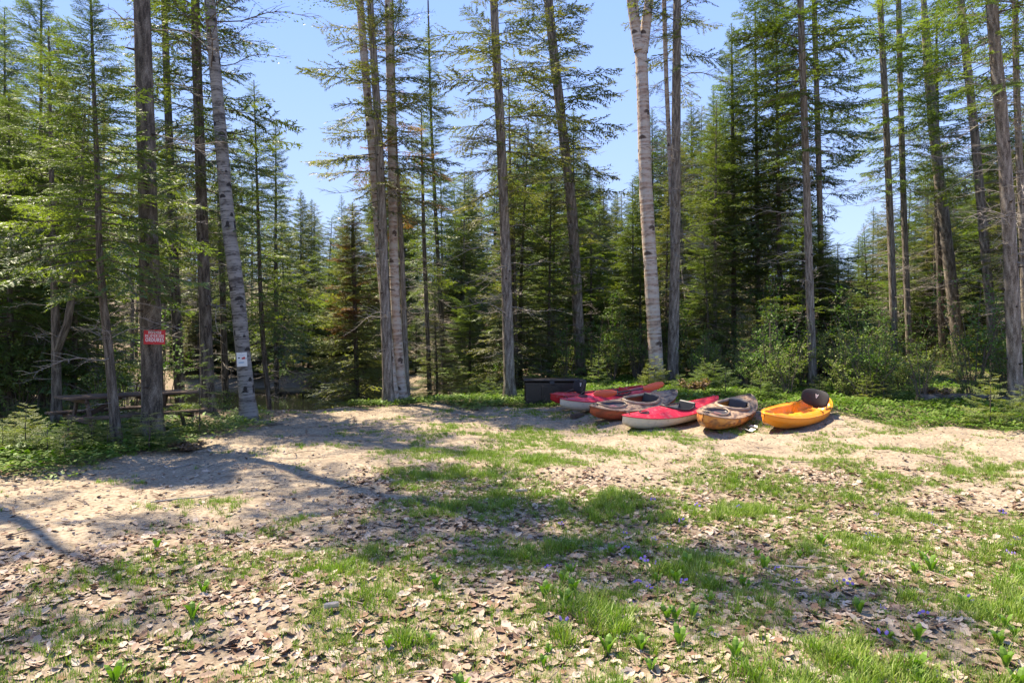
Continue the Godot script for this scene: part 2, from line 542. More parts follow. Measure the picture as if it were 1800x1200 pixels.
# ---------------------------------------------------------------- kayaks
func hull_half(t: float, w: float) -> float:
	return w * 0.5 * pow(maxf(0.0, 1.0 - pow(absf(2.0 * t - 1.0), 2.3)), 0.8)
func seam_y(t: float, low: float, rise: float) -> float:
	return low + rise * pow(absf(2.0 * t - 1.0), 2.4)
func keel_y(t: float, low: float, rise: float) -> float:
	return 0.0 + (low + rise - 0.13) * pow(absf(2.0 * t - 1.0), 5.0)
func hull_rows(L: float, w: float, low: float, rise: float, grooves := 0.0) -> Array:
	var rows := []
	for i in 49:
		var t := i / 48.0
		var b := maxf(hull_half(t, w), 0.006)
		var g := seam_y(t, low, rise)
		var k := keel_y(t, low, rise)
		var row := []
		for j in 25:
			var a := PI * j / 24.0
			var cz := cos(a)
			var y := g - (g - k) * pow(sin(a), 0.62)
			y += grooves * (0.5 - 0.5 * cos(a * 6.0)) * smoothstep(0.42, 0.1, t) * sin(a)
			row.append(Vector3((t - 0.5) * L, y, b * signf(cz) * pow(absf(cz), 0.72)))
		rows.append(row)
	return rows
func deck_y(t: float, s: float, low: float, rise: float, humps: Array) -> float:
	var cr := 0.035
	for h in humps: cr += h[1] * exp(-pow((t - h[0]) / h[2], 2.0))
	var y := seam_y(t, low, rise) + cr * (1.0 - s * s) * minf(1.0, minf(t, 1.0 - t) * 12.0)
	return y + 0.012 * pow(maxf(0.0, 1.0 - absf(absf(s) - 0.55) / 0.12), 2.0) * smoothstep(0.05, 0.2, t) * smoothstep(0.95, 0.8, t)
func sit_in_kayak(called_label: String, where: Vector3, turn: float, roll: float, pitch: float, L: float, w: float, low: float, rise: float, humps: Array, holes: Array, deck_m: Material, hull_m: Material, rim_m: Material, trim_m: Material) -> Node3D:
	var k := thing("kayak", called_label, "kayak", where, 0.0, "kayaks drawn up on the sand")
	k.rotation_order = EULER_ORDER_YXZ
	k.rotation = Vector3(roll, turn, pitch)
	part("hull", smooth_grid(hull_rows(L, w, low, rise), false, true), hull_m, k)
	# the deck, with its openings cut out and their edges drawn round
	var rows := []
	var inside := []
	var nt := 96
	var ns := 28
	for i in nt + 1:
		var row := []
		var ins := []
		for j in ns + 1:
			var t := float(i) / nt
			var s := lerpf(-1.0, 1.0, float(j) / ns)
			var b := maxf(hull_half(t, w), 0.006) + 0.006
			var x := (t - 0.5) * L
			var zz := b * s
			var hole := 0
			for q in holes.size():
				var o: Array = holes[q]
				var e := Vector2((x - o[0]) / o[1], zz / o[2])
				if e.length() < 1.0: hole = q + 1
			ins.append(hole)
			row.append(Vector3(x, deck_y(t, s, low, rise, humps), zz))
		rows.append(row); inside.append(ins)
	var st := SurfaceTool.new()
	st.begin(Mesh.PRIMITIVE_TRIANGLES)
	st.set_smooth_group(0)
	for i in nt:
		for j in ns:
			var q := [[i, j], [i, j + 1], [i + 1, j + 1], [i + 1, j]]
			var n_in := 0
			for c in q:
				if inside[c[0]][c[1]] > 0: n_in += 1
			if n_in == 4: continue
			var v := []
			for c in q:
				var p: Vector3 = rows[c[0]][c[1]]
				if inside[c[0]][c[1]] > 0:
					var o: Array = holes[inside[c[0]][c[1]] - 1]
					var e := Vector2((p.x - o[0]) / o[1], p.z / o[2]).normalized()
					p = on_deck(o[0] + e.x * o[1], e.y * o[2], L, w, low, rise, humps)
				v.append(p)
			for f in [[0, 1, 2], [0, 2, 3]]:
				if (v[f[1]] - v[f[0]]).cross(v[f[2]] - v[f[0]]).length() < 1e-8: continue
				for c in [0, 2, 1]: st.add_vertex(v[f[c]])
	st.generate_normals()
	part("deck", st.commit(), deck_m, k)
	for s in [-1.0, 1.0]:
		var line := []
		var rr := []
		for i in 41:
			var t := i / 40.0
			line.append(Vector3((t - 0.5) * L, seam_y(t, low, rise) - 0.002, (hull_half(t, w) + 0.006) * s)); rr.append(0.010)
		var a := Acc.new()
		a.tube(line, rr, 6)
		part("seam", a.mesh(), trim_m, k)
	for o in holes:
		var line := []
		var rr := []
		for i in 41:
			var a := TAU * i / 40.0
			var p := on_deck(o[0] + cos(a) * o[1], sin(a) * o[2], L, w, low, rise, humps)
			line.append(p + Vector3(0, 0.018, 0)); rr.append(o[3])
		var ac := Acc.new()
		ac.tube(line, rr, 8)
		var rim := part("cockpit_rim" if o[4] > 0.1 else "hatch_rim", ac.mesh(), rim_m, k)
		var wall := []
		for d in [[1.0, 0.0], [1.02, 0.35], [0.94, 0.75], [0.72, 0.97], [0.02, 1.0]]:
			var ring := []
			for i in 32:
				var a := TAU * i / 32.0
				var p := on_deck(o[0] + cos(a) * o[1] * d[0], sin(a) * o[2] * minf(d[0], 1.0), L, w, low, rise, humps)
				var edge := on_deck(o[0] + cos(a) * o[1], sin(a) * o[2], L, w, low, rise, humps)
				ring.append(Vector3(p.x, lerpf(edge.y, minf(edge.y - 0.02, o[5]), d[1]), p.z))
			wall.append(ring)
		part("cockpit_well" if o[4] > 0.1 else "hatch_cover", smooth_grid(wall, true), hull_m if o[4] > 0.1 else M.hatch, k)
	# carrying toggles at the ends
	for e in [-1.0, 1.0]:
		var p := on_deck(e * (L * 0.5 - 0.16), 0, L, w, low, rise, humps)
		var a := Acc.new()
		a.tube([p + Vector3(0, 0.004, -0.05), p + Vector3(0, 0.03, -0.03), p + Vector3(0, 0.035, 0.03), p + Vector3(0, 0.004, 0.05)], [0.008, 0.010, 0.010, 0.008], 6, Color.WHITE, Vector3(1, 0, 0))
		part("carry_handle", a.mesh(), M.black_plastic, k)
	return k
func on_deck(x: float, z: float, L: float, w: float, low: float, rise: float, humps: Array) -> Vector3:
	var t := clampf(x / L + 0.5, 0.0, 1.0)
	var b := maxf(hull_half(t, w), 0.006) + 0.006
	return Vector3(x, deck_y(t, clampf(z / b, -1, 1), low, rise, humps), z)
func seat(k: Node3D, x: float, y: float, base: Material, back: Material) -> void:
	part("seat", rounded_box(Vector3(0.36, 0.07, 0.38), 0.025), base, k, Vector3(x, y, 0))
	part("seat_back", rounded_box(Vector3(0.05, 0.22, 0.36), 0.02), back, k, Vector3(x + 0.23, y + 0.12, 0), Vector3(0, 0, -0.2))
func sit_on_kayak(label: String, where: Vector3, turn: float, roll: float, pitch: float, L: float, w: float, shell: Material, pad_w: float, back_x: float, pad_y: float, pad_m: Material) -> Node3D:
	var k := thing("kayak", label, "kayak", where, 0.0, "kayaks drawn up on the sand")
	k.rotation_order = EULER_ORDER_YXZ
	k.rotation = Vector3(roll, turn, pitch)
	var low := 0.22
	var rise := 0.10
	part("hull", smooth_grid(hull_rows(L, w, low, rise, 0.075), false, true), shell, k)
	var rows := []
	for i in 81:
		var t := i / 80.0
		var row := []
		for j in 33:
			var s := lerpf(-1.0, 1.0, j / 32.0)
			var b := maxf(hull_half(t, w), 0.006) + 0.004
			var y := seam_y(t, low, rise) + 0.055 * (1.0 - pow(absf(s), 5.0)) * minf(1.0, minf(t, 1.0 - t) * 12.0)
			var x := (t - 0.5) * L
			# foot wells, seat well and tank well
			for q in [[-0.12, 0.70, 0.21, 0.15], [0.55, 0.36, 0.24, 0.17], [1.10, 0.2, 0.16, 0.07], [-1.0, 0.16, 0.1, 0.05]]:
				var e := pow(absf((x - q[0]) / q[1]), 4.0) + pow(absf(b * s / q[2]), 4.0)
				var deep: float = q[3]
				if q[1] > 0.6: deep *= 1.0 - 0.28 * exp(-pow(b * s / 0.07, 2.0))
				if q[1] > 0.6: deep += 0.010 * sin(x * 26.0)
				y -= deep * smoothstep(1.35, 0.55, e)
			row.append(Vector3(x, y, b * s))
		rows.append(row)
	part("deck", smooth_grid(rows, false, true), shell, k)
	var lip := []
	var lr := []
	for i in 81:
		var a := TAU * i / 80.0
		var t := 0.5 - 0.497 * cos(a)
		lip.append(Vector3((t - 0.5) * L, seam_y(t, low, rise) + 0.004, (hull_half(t, w) + 0.004) * signf(sin(a)) if absf(sin(a)) > 0.001 else 0.0)); lr.append(0.014)
	var la := Acc.new()
	la.tube(lip, lr, 6)
	part("gunwale", la.mesh(), shell, k)
	# padded seat back on its straps
	var pad := []
	for i in 17:
		var a := PI * i / 16.0
		var ring := []
		for j in 28:
			var q := TAU * j / 28.0
			var sy := signf(cos(a)) * pow(absf(cos(a)), 0.7)
			var px := sin(a) * cos(q)
			var pz := pow(sin(a), 0.75) * signf(sin(q)) * pow(absf(sin(q)), 0.8)
			ring.append(Vector3(px * 0.055 - 0.10 * pz * pz, sy * 0.17, pz * pad_w * 0.5))
		pad.append(ring)
	var sb := part("seat_back", smooth_grid(pad, true, true), pad_m, k, Vector3(back_x, pad_y, 0), Vector3(0, 0, -0.22))
	var lg := Acc.new()
	for e in [[Vector3(0, 0.05, -0.028), Vector3(0, -0.03, 0.0)], [Vector3(0, 0.05, 0.028), Vector3(0, -0.03, 0.0)], [Vector3(0, 0.05, -0.028), Vector3(0, 0.018, 0.0)], [Vector3(0, 0.018, 0.0), Vector3(0, 0.05, 0.028)]]:
		var d: Vector3 = e[1] - e[0]
		var o := d.cross(Vector3(1, 0, 0)).normalized() * 0.006
		lg.quad(e[0] - o, e[0] + o, e[1] + o, e[1] - o)
	part("emblem", lg.mesh(), M.white_print, sb, Vector3(-0.062, 0.03, 0.01), Vector3(0, 0, 0.1))
	for s in [-1.0, 1.0]:
		var a := Acc.new()
		a.tube([Vector3(back_x - 0.06, pad_y - 0.06, s * pad_w * 0.44), Vector3(back_x - 0.32, pad_y - 0.16, s * w * 0.42), Vector3(back_x - 0.55, low + 0.07, s * w * 0.44)], [0.011, 0.009, 0.009], 5)
		part("strap", a.mesh(), M.black_plastic, k)
	var post := Acc.new()
	post.tube([Vector3(back_x + 0.0, low - 0.03, 0), Vector3(back_x + 0.01, pad_y - 0.1, 0)], [0.05, 0.06], 8)
	part("seat_post", post.mesh(), pad_m, k)
	return k

# ---------------------------------------------------------------- materials
func bark_image(seed_: int, dark: Color, mid: Color, light: Color, flake: float) -> Image:
	var fn := FastNoiseLite.new()
	fn.seed = seed_; fn.frequency = 1.0; fn.fractal_octaves = 4
	var cell := FastNoiseLite.new()
	cell.seed = seed_ + 5; cell.noise_type = FastNoiseLite.TYPE_CELLULAR; cell.frequency = 1.0
	cell.cellular_return_type = FastNoiseLite.RETURN_DISTANCE2_SUB
	var img := Image.create(256, 320, true, Image.FORMAT_RGB8)
	for y in 320:
		for x in 256:
			var a := TAU * x / 256.0
			var k := 0.0
			# the last rows fade into the first, so that the bark has no joint
			var fade := smoothstep(250.0, 319.0, y)
			for rep in (2 if fade > 0.0 else 1):
				var v := (y - 320.0 * rep) / 320.0 * 22.0
				var p := Vector3(cos(a) * flake, v, sin(a) * flake)
				var broad := fn.get_noise_3d(p.x * 0.35, v * 0.14, p.z * 0.35)
				var warp := fn.get_noise_3d(p.x * 0.8, v * 0.8, p.z * 0.8) * 0.9
				var e := cell.get_noise_3d(p.x + warp, v * 0.8 + warp, p.z) + 1.0
				var g := fn.get_noise_3d(p.x * 3.0, v * 3.0, p.z * 3.0)
				var q := clampf(0.42 + broad * 0.7 + g * 0.45 + (minf(e, 0.6) - 0.3) * 0.9, 0.0, 1.0)
				k += q * (fade if rep == 1 else 1.0 - fade)
			var col := dark.lerp(mid, clampf(k * 2.0, 0, 1)).lerp(light, clampf(k * 2.0 - 1.0, 0, 1))
			img.set_pixel(x, y, col.linear_to_srgb())
	img.generate_mipmaps()
	return img
func birch_image(seed_: int, pale: Color, warm: Color, dark: Color, marks: int, big: int) -> Image:
	var fn := FastNoiseLite.new()
	fn.seed = seed_; fn.frequency = 0.012; fn.fractal_octaves = 4
	var img := Image.create(256, 1024, true, Image.FORMAT_RGB8)
	for y in 1024:
		var band := fn.get_noise_2d(0.0, y * 2.2)
		for x in 256:
			var a := TAU * x / 256.0
			var f := fn.get_noise_3d(cos(a) * 60.0, y * 3.0, sin(a) * 60.0)
			var col := pale.lerp(warm, clampf(0.45 + band * 1.4 + f * 0.8, 0, 1))
			col = col.lerp(dark, smoothstep(0.28, 0.42, f + band * 0.5) * 0.55)
			img.set_pixel(x, y, col.linear_to_srgb())
	var r := RandomNumberGenerator.new()
	r.seed = seed_
	var dk := (dark * 0.6).linear_to_srgb()
	for i in marks:
		img.fill_rect(Rect2i(r.randi() % 250, r.randi() % 1020, r.randi_range(6, 44), r.randi_range(1, 3)), dk)
	for i in big:
		var cx := r.randi() % 256
		var cy := r.randi_range(30, 990)
		var w := r.randi_range(10, 34)
		var h := r.randi_range(6, 22)
		for y in range(-h, h + 1):
			for x in range(-w, w + 1):
				var e := Vector2(float(x) / w, (float(y) + absf(x) * 0.35) / h).length() + fn.get_noise_2d(x * 14.0, y * 14.0 + cy) * 0.5
				if e < 0.85 and cy + y > 0 and cy + y < 1024: img.set_pixel(posmod(cx + x, 256), cy + y, dk)
	img.generate_mipmaps()
	return img
func camo(seed_: int, ramp: Array, freq := 0.012) -> StandardMaterial3D:
	var m := mat(Color.WHITE, 0.42, 0.5)
	m.albedo_texture = ImageTexture.create_from_image(noise_image(256, freq, 3, seed_, ramp))
	m.uv1_triplanar = true
	m.uv1_scale = Vector3(0.75, 1.6, 1.6)
	m.normal_enabled = true
	m.normal_texture = M.scuff
	m.normal_scale = 0.25
	return m
func plastic(col: Color, seed_: int, rough: float, dirt: Color) -> StandardMaterial3D:
	# moulded plastic with scratches and dried mud
	var m := mat(Color.WHITE, rough, 0.5)
	m.albedo_texture = ImageTexture.create_from_image(noise_image(256, 0.02, 5, seed_, [[0.0, col * 0.8], [0.3, col], [0.66, col], [0.8, col.lerp(dirt, 0.35)], [1.0, col.lerp(dirt, 0.75)]]))
	m.uv1_triplanar = true
	m.uv1_scale = Vector3(1.1, 1.1, 1.1)
	m.normal_enabled = true
	m.normal_texture = M.scuff
	m.normal_scale = 0.2
	return m
func ready_materials() -> void:
	M.scuff = normal_texture(256, 0.05, 4, 77, 2.0)
	for q in [["bark", 11, Color(0.085, 0.068, 0.052), Color(0.245, 0.207, 0.165), Color(0.40, 0.36, 0.30), 4.0], ["bark_dark", 12, Color(0.045, 0.037, 0.029), Color(0.14, 0.116, 0.09), Color(0.27, 0.24, 0.195), 4.0]]:
		var m := mat(Color.WHITE, 0.92, 0.25)
		var img := bark_image(q[1], q[2], q[3], q[4], q[5])
		m.albedo_texture = ImageTexture.create_from_image(img)
		var nm := img.duplicate()
		nm.clear_mipmaps()
		nm.convert(Image.FORMAT_RGBA8)
		nm.bump_map_to_normal_map(5.0)
		m.normal_enabled = true
		m.normal_texture = ImageTexture.create_from_image(nm)
		m.normal_scale = 1.0
		m.uv1_scale = Vector3(1, 1.1, 1)
		M[q[0]] = m
	for q in [["birch_white", 21, Color(0.47, 0.41, 0.345), Color(0.39, 0.275, 0.205), Color(0.15, 0.105, 0.08), 160, 10], ["birch_grey", 22, Color(0.27, 0.25, 0.22), Color(0.145, 0.13, 0.115), Color(0.05, 0.043, 0.037), 330, 34]]:
		var m := mat(Color.WHITE, 0.75, 0.35)
		m.albedo_texture = ImageTexture.create_from_image(birch_image(q[1], q[2], q[3], q[4], q[5], q[6]))
		m.uv1_scale = Vector3(1, 0.42, 1)
		m.normal_enabled = true
		m.normal_texture = M.scuff
		m.normal_scale = 0.5
		M[q[0]] = m
	M.needles = leafy(Color(1.0, 1.0, 0.5), 0.5, 0.45)
	M.stub = mat(Color(0.06, 0.048, 0.04), 0.95, 0.2)
	M.leaves = leafy(Color(0.75, 0.85, 0.30), 0.5, 0.35)
	M.twig_wood = mat(Color(0.12, 0.095, 0.075), 0.9, 0.2)
	M.dead_wood = mat(Color(0.27, 0.24, 0.21), 0.9, 0.2)
	M.litter = leafy(Color(0.22, 0.17, 0.12), 0.8, 0.2)
	M.stone = mat(Color.WHITE, 0.9, 0.3)
	M.stone.vertex_color_use_as_albedo = true
	M.hatch = mat(Color(0.05, 0.045, 0.055), 0.38)
	M.black_plastic = mat(Color(0.025, 0.025, 0.028), 0.5)
	M.pad = mat(Color(0.030, 0.028, 0.030), 0.75, 0.3)
	M.pad.rim_enabled = true
	M.pad.rim = 0.3
	M.white_print = mat(Color(0.7, 0.7, 0.7), 0.6)
	M.birch_scrap = mat(Color(0.50, 0.45, 0.39), 0.8)
	M.paper = mat(Color(0.74, 0.72, 0.68), 0.8)
	M.red_sign = mat(Color(0.52, 0.018, 0.025), 0.45)
	M.red_deck = plastic(Color(0.52, 0.022, 0.050), 31, 0.36, Color(0.35, 0.25, 0.2))
	M.red_shell = plastic(Color(0.48, 0.018, 0.020), 32, 0.4, Color(0.35, 0.25, 0.2))
	M.cream_hull = plastic(Color(0.56, 0.50, 0.39), 33, 0.42, Color(0.16, 0.12, 0.06))
	M.orange_shell = plastic(Color(0.78, 0.27, 0.012), 34, 0.38, Color(0.55, 0.35, 0.15))
	M.camo_deck = camo(41, [[0.0, Color(0.045, 0.035, 0.040)], [0.32, Color(0.10, 0.065, 0.060)], [0.44, Color(0.30, 0.20, 0.135)], [0.66, Color(0.38, 0.28, 0.18)], [0.78, Color(0.24, 0.11, 0.075)], [1.0, Color(0.09, 0.05, 0.055)]])
	M.camo_hull = camo(42, [[0.0, Color(0.05, 0.025, 0.018)], [0.30, Color(0.16, 0.06, 0.025)], [0.42, Color(0.50, 0.20, 0.03)], [0.70, Color(0.55, 0.27, 0.06)], [0.85, Color(0.30, 0.09, 0.03)], [1.0, Color(0.08, 0.04, 0.02)]])
	M.rust_hull = camo(43, [[0.0, Color(0.03, 0.02, 0.018)], [0.34, Color(0.12, 0.04, 0.022)], [0.5, Color(0.28, 0.05, 0.025)], [0.7, Color(0.34, 0.085, 0.03)], [1.0, Color(0.06, 0.03, 0.02)]])
	M.rim_tan = camo(44, [[0.0, Color(0.14, 0.10, 0.08)], [0.4, Color(0.30, 0.22, 0.15)], [1.0, Color(0.42, 0.31, 0.20)]], 0.02)
	M.box = plastic(Color(0.012, 0.009, 0.008), 51, 0.3, Color(0.10, 0.06, 0.045))
	M.old_wood = mat(Color.WHITE, 0.85, 0.3)
	M.old_wood.albedo_texture = ImageTexture.create_from_image(noise_image(256, 0.02, 5, 61, [[0.0, Color(0.05, 0.036, 0.028)], [0.5, Color(0.10, 0.068, 0.050)], [1.0, Color(0.19, 0.145, 0.115)]]))
	M.old_wood.uv1_triplanar = true
	M.old_wood.uv1_scale = Vector3(0.5, 5, 5)
	M.ground = mat(Color.WHITE, 0.95, 0.2)
	M.ground.vertex_color_use_as_albedo = true
	var grain := noise_image(512, 0.035, 5, 71, [[0.0, Color(0.42, 0.38, 0.34)], [0.35, Color(0.72, 0.69, 0.66)], [0.6, Color(0.92, 0.9, 0.87)], [1.0, Color(1, 1, 1)]])
	M.ground.albedo_texture = ImageTexture.create_from_image(grain)
	M.ground.uv1_scale = Vector3(0.8, 0.8, 1)
	M.ground.normal_enabled = true
	M.ground.normal_texture = normal_texture(512, 0.05, 5, 72, 6.0)
	M.ground.normal_scale = 0.8
	M.water = mat(Color(0.012, 0.014, 0.010), 0.03, 0.5)
	M.water.normal_enabled = true
	M.water.normal_texture = normal_texture(256, 0.012, 3, 73, 2.0)
	M.water.normal_scale = 0.06

# ---------------------------------------------------------------- ground
func build_ground() -> void:
	var xs := []
	var ds := []
	var x := -9.0
	while x <= 9.0: xs.append(x); x += 0.1
	var s := 0.13
	while xs[-1] < 170.0:
		xs.append(xs[-1] + s); xs.push_front(xs[0] - s); s *= 1.13
	var d := 2.0
	while d <= 17.0: ds.append(d); d += 0.1
	s = 0.14
	while ds[-1] < 300.0: ds.append(ds[-1] + s); s = minf(s * 1.08, 14.0)
	s = 0.3
	while ds[0] > -30.0: ds.push_front(ds[0] - s); s *= 1.4
	var sand := Color(0.345, 0.285, 0.210)
	var sand2 := Color(0.285, 0.232, 0.170)
	var soil := Color(0.245, 0.198, 0.142)
	var rows := []
	var cols := []
	for dd in ds:
		var row := []
		var cr := []
		for xx in xs:
			row.append(Vector3(xx, ground_y(xx, -dd), -dd))
			var b := bare_sand(xx, dd)
			var k := patchy.get_noise_2d(xx * 2.3 + 7.0, dd * 2.3)
			var c := soil.lerp(sand2, clampf(0.45 + k, 0, 1)).lerp(sand.lerp(sand2, clampf(0.4 + k * 1.3, 0, 1)), b)
			cr.append(c * (1.0 + 0.35 * patchy.get_noise_2d(xx * 9.0, dd * 9.0)))
		rows.append(row); cols.append(cr)
	var g := structure("ground", smooth_grid(rows, false, false, cols), M.ground)
	# the largest fallen leaves, close to the path, one by one
	var lm := [leaf_mesh(0.0), leaf_mesh(0.5), leaf_mesh(1.0)]
	var lmats := []
	for c in [Color(0.33, 0.25, 0.18), Color(0.25, 0.175, 0.125), Color(0.41, 0.335, 0.26), Color(0.21, 0.12, 0.075)]:
		var m := leafy(Color(0.22, 0.17, 0.12), 0.75, 0.25)
		m.albedo_color = c.linear_to_srgb()
		m.vertex_color_use_as_albedo = false
		lmats.append(m)
	for i in 280:
		var dd := rng.randf_range(3.0, 4.6)
		var px := rng.randf_range(-0.8, 0.8) * dd
		var o := part("fallen_leaf", lm[i % 3], lmats[rng.randi() % 4], g)
		o.transform = flat_on(px, -dd, rng.randf_range(0.020, 0.046), 0.5, 0.010)

func flat_on(x: float, z: float, size: float, tilt: float, lift: float) -> Transform3D:
	var b := Basis(Vector3.UP, rng.randf() * TAU) * Basis(Vector3(1, 0, 0), rng.randf_range(-tilt, tilt)) * Basis(Vector3(0, 0, 1), rng.randf_range(-tilt, tilt))
	return Transform3D(b.scaled(Vector3.ONE * size), Vector3(x, ground_y(x, z) + lift, z))
func leaf_mesh(curl: float) -> ArrayMesh:
	# a dry leaf of unit half length, bent along its rib
	var a := Acc.new()
	var out := [Vector2(-1, 0.03), Vector2(-0.6, 0.42), Vector2(-0.15, 0.62), Vector2(0.1, 0.42), Vector2(0.45, 0.46), Vector2(1, 0.0)]
	var up := func(q: Vector2) -> float: return 0.25 * curl * q.x * q.x + (0.35 + 0.5 * curl) * absf(q.y) * absf(q.y)
	for s in [-1.0, 1.0]:
		for i in 5:
			var p: Vector2 = out[i]
			var q: Vector2 = out[i + 1]
			var v0 := Vector3(p.x, up.call(p), p.y * s)
			var v1 := Vector3(q.x, up.call(q), q.y * s)
			var m0 := Vector3(p.x, up.call(Vector2(p.x, 0)), 0)
			var m1 := Vector3(q.x, up.call(Vector2(q.x, 0)), 0)
			if s > 0: a.quad(m0, v0, v1, m1)
			else: a.quad(m0, m1, v1, v0)
	return a.mesh()
func tuft_mesh(blades: int, h: float, spread: float, w: float) -> ArrayMesh:
	var a := Acc.new()
	for i in blades:
		var az := rng.randf() * TAU
		var o := Vector3(cos(az), 0, sin(az)) * spread * rng.randf()
		var lean := Vector3(cos(az + rng.randf_range(-1, 1)), 0, sin(az + rng.randf_range(-1, 1))) * h * rng.randf_range(0.15, 0.8)
		var hh := h * rng.randf_range(0.5, 1.1)
		var side := lean.cross(Vector3.UP).normalized() * w
		var m := o + lean * 0.35 + Vector3(0, hh * 0.6, 0)
		var t := o + lean + Vector3(0, hh, 0)
		a.quad(o - side, o + side, m + side * 0.8, m - side * 0.8)
		a.tri(m - side * 0.8, m + side * 0.8, t)
	return a.mesh()
func cover_mesh(n: int, h: float, size: float) -> ArrayMesh:
	# a low leafy plant
	var a := Acc.new()
	for i in n:
		var az := rng.randf() * TAU
		var r := rng.randf_range(0.02, 0.11)
		var p := Vector3(cos(az) * r, h * rng.randf_range(0.3, 1.0), sin(az) * r)
		var d := Vector3(cos(az), rng.randf_range(-0.2, 0.5), sin(az)).normalized() * size * rng.randf_range(0.7, 1.3)
		var w := d.cross(Vector3.UP).normalized() * size * 0.36
		a.tri(p, p + d * 0.5 + w, p + d); a.tri(p, p + d, p + d * 0.5 - w)
	return a.mesh()
func pebble_mesh() -> ArrayMesh:
	var rows := []
	for i in 5:
		var a := PI * i / 4.0
		var ring := []
		for j in 6:
			var q := TAU * j / 6.0
			ring.append(Vector3(sin(a) * cos(q), cos(a) * 0.6, sin(a) * sin(q) * 0.8) * rng.randf_range(0.85, 1.1))
		if i == 0 or i == 4: ring.fill(Vector3(0, cos(a) * 0.6, 0))
		rows.append(ring)
	return smooth_grid(rows, true, true)
func build_ground_stuff() -> void:
	# dry leaves
	for v in 2:
		var xf := []
		var cs := []
		var pal := [Color(0.32, 0.245, 0.18), Color(0.25, 0.175, 0.125), Color(0.41, 0.335, 0.26), Color(0.19, 0.12, 0.08), Color(0.36, 0.28, 0.21)]
		var made := 0
		while made < 48000:
			var d := sqrt(rng.randf_range(2.0 * 2.0, 17.0 * 17.0)) if v == 1 else sqrt(rng.randf_range(2.0 * 2.0, 8.5 * 8.5))
			var x := rng.randf_range(-0.92, 0.92) * d + rng.randf_range(-0.8, 0.8)
			made += 1
			var b := bare_sand(x, d)
			var clump := patchy.get_noise_2d(x * 4.0, d * 4.0 + 33.0)
			if rng.randf() > (1.0 - b * 0.93) * (0.75 + clump * 0.9): continue
			if rng.randf() < forest_floor(x, d) * 0.5: continue
			xf.append(flat_on(x, -d, 0.012 + 0.034 * pow(rng.randf(), 1.8), 0.5, 0.008))
			cs.append(pal[rng.randi() % 5] * rng.randf_range(0.75, 1.2))
		stuff("fallen_leaves", leaf_mesh(0.3 + 0.6 * v), M.litter, xf, cs, ["litter of flat dry brown leaves among the grass short of the bare sand", "litter of curled dry tan leaves across the whole clearing"][v], "leaf litter")
	# pebbles and bits
	var xp := []
	var cp := []
	for i in 15000:
		var d := sqrt(rng.randf_range(2.0 * 2.0, 16.5 * 16.5))
		var x := rng.randf_range(-0.85, 0.85) * d
		if rng.randf() > 0.25 + 0.75 * bare_sand(x, d) or forest_floor(x, d) > 0.6: continue
		var sz := 0.004 + 0.016 * pow(rng.randf(), 4.0)
		xp.append(flat_on(x, -d, sz, 0.4, sz * 0.25))
		cp.append(Color(0.36, 0.30, 0.25).lerp(Color(0.20, 0.165, 0.14), rng.randf()) * rng.randf_range(0.7, 1.25))
	stuff("gravel", pebble_mesh(), M.stone, xp, cp, "small stones scattered over the bare sand", "gravel")
	# twigs
	var tw := Acc.new()
	tw.tube([Vector3(-0.5, 0, 0), Vector3(-0.1, 0.03, 0.05), Vector3(0.2, 0.0, 0.02), Vector3(0.5, 0.02, -0.06)], [0.018, 0.016, 0.013, 0.006], 4)
	tw.tube([Vector3(0.1, 0.01, 0.03), Vector3(0.35, 0.03, 0.18)], [0.01, 0.004], 3)
	var xt := []
	var ct := []
	for i in 2600:
		var d := sqrt(rng.randf_range(2.0 * 2.0, 17.5 * 17.5))
		var x := rng.randf_range(-0.85, 0.85) * d
		var l := 0.05 + 0.30 * pow(rng.randf(), 3.0)
		xt.append(flat_on(x, -d, l, 0.08, 0.012))
		ct.append(Color(0.20, 0.15, 0.115) * rng.randf_range(0.5, 1.6))
	stuff("twigs", tw.mesh(), M.stone, xt, ct, "small dry twigs strewn over the ground", "twigs")
	# grass
	for v in 2:
		var xf := []
		var cs := []
		for i in 190000:
			var d := sqrt(rng.randf_range(2.0 * 2.0, 16.5 * 16.5))
			var x := rng.randf_range(-0.9, 0.9) * d
			var g := patchy.get_noise_2d(x * 1.3 + 90.0, d * 1.3) + 0.55 * patchy.get_noise_2d(x * 5.0, d * 5.0 - 50.0)
			g += 0.30 * smoothstep(-2.5, 2.0, x) * smoothstep(9.0, 5.0, d) - 0.38 * bare_sand(x, d)
			g += 0.55 * exp(-pow((x + 0.3) / 1.8, 2.0) - pow((d - 10.0) / 1.7, 2.0)) + 0.22 * exp(-pow((x - 6.0) / 1.8, 2.0) - pow((d - 8.6) / 1.2, 2.0))
			g -= 0.35 * smoothstep(-1.0, -3.5, x) * smoothstep(3.5, 5.0, d)
			if g < -0.34 + rng.randf() * 1.15 or forest_floor(x, d) > 0.7: continue
			xf.append(flat_on(x, -d, rng.randf_range(0.4, 1.1) * (1.2 if g > 0.55 else 0.75), 0.1, -0.004))
			cs.append(Color(0.15, 0.25, 0.030).lerp(Color(0.25, 0.29, 0.075), rng.randf()) * rng.randf_range(0.75, 1.25))
		stuff("grass", tuft_mesh(12 if v == 0 else 9, 0.085 if v == 0 else 0.05, 0.05, 0.0026 if v == 0 else 0.003), M.leaves, xf, cs, ["upright tufts of bright spring grass among the leaves", "short sparse grass coming up through the sand"][v], "grass")
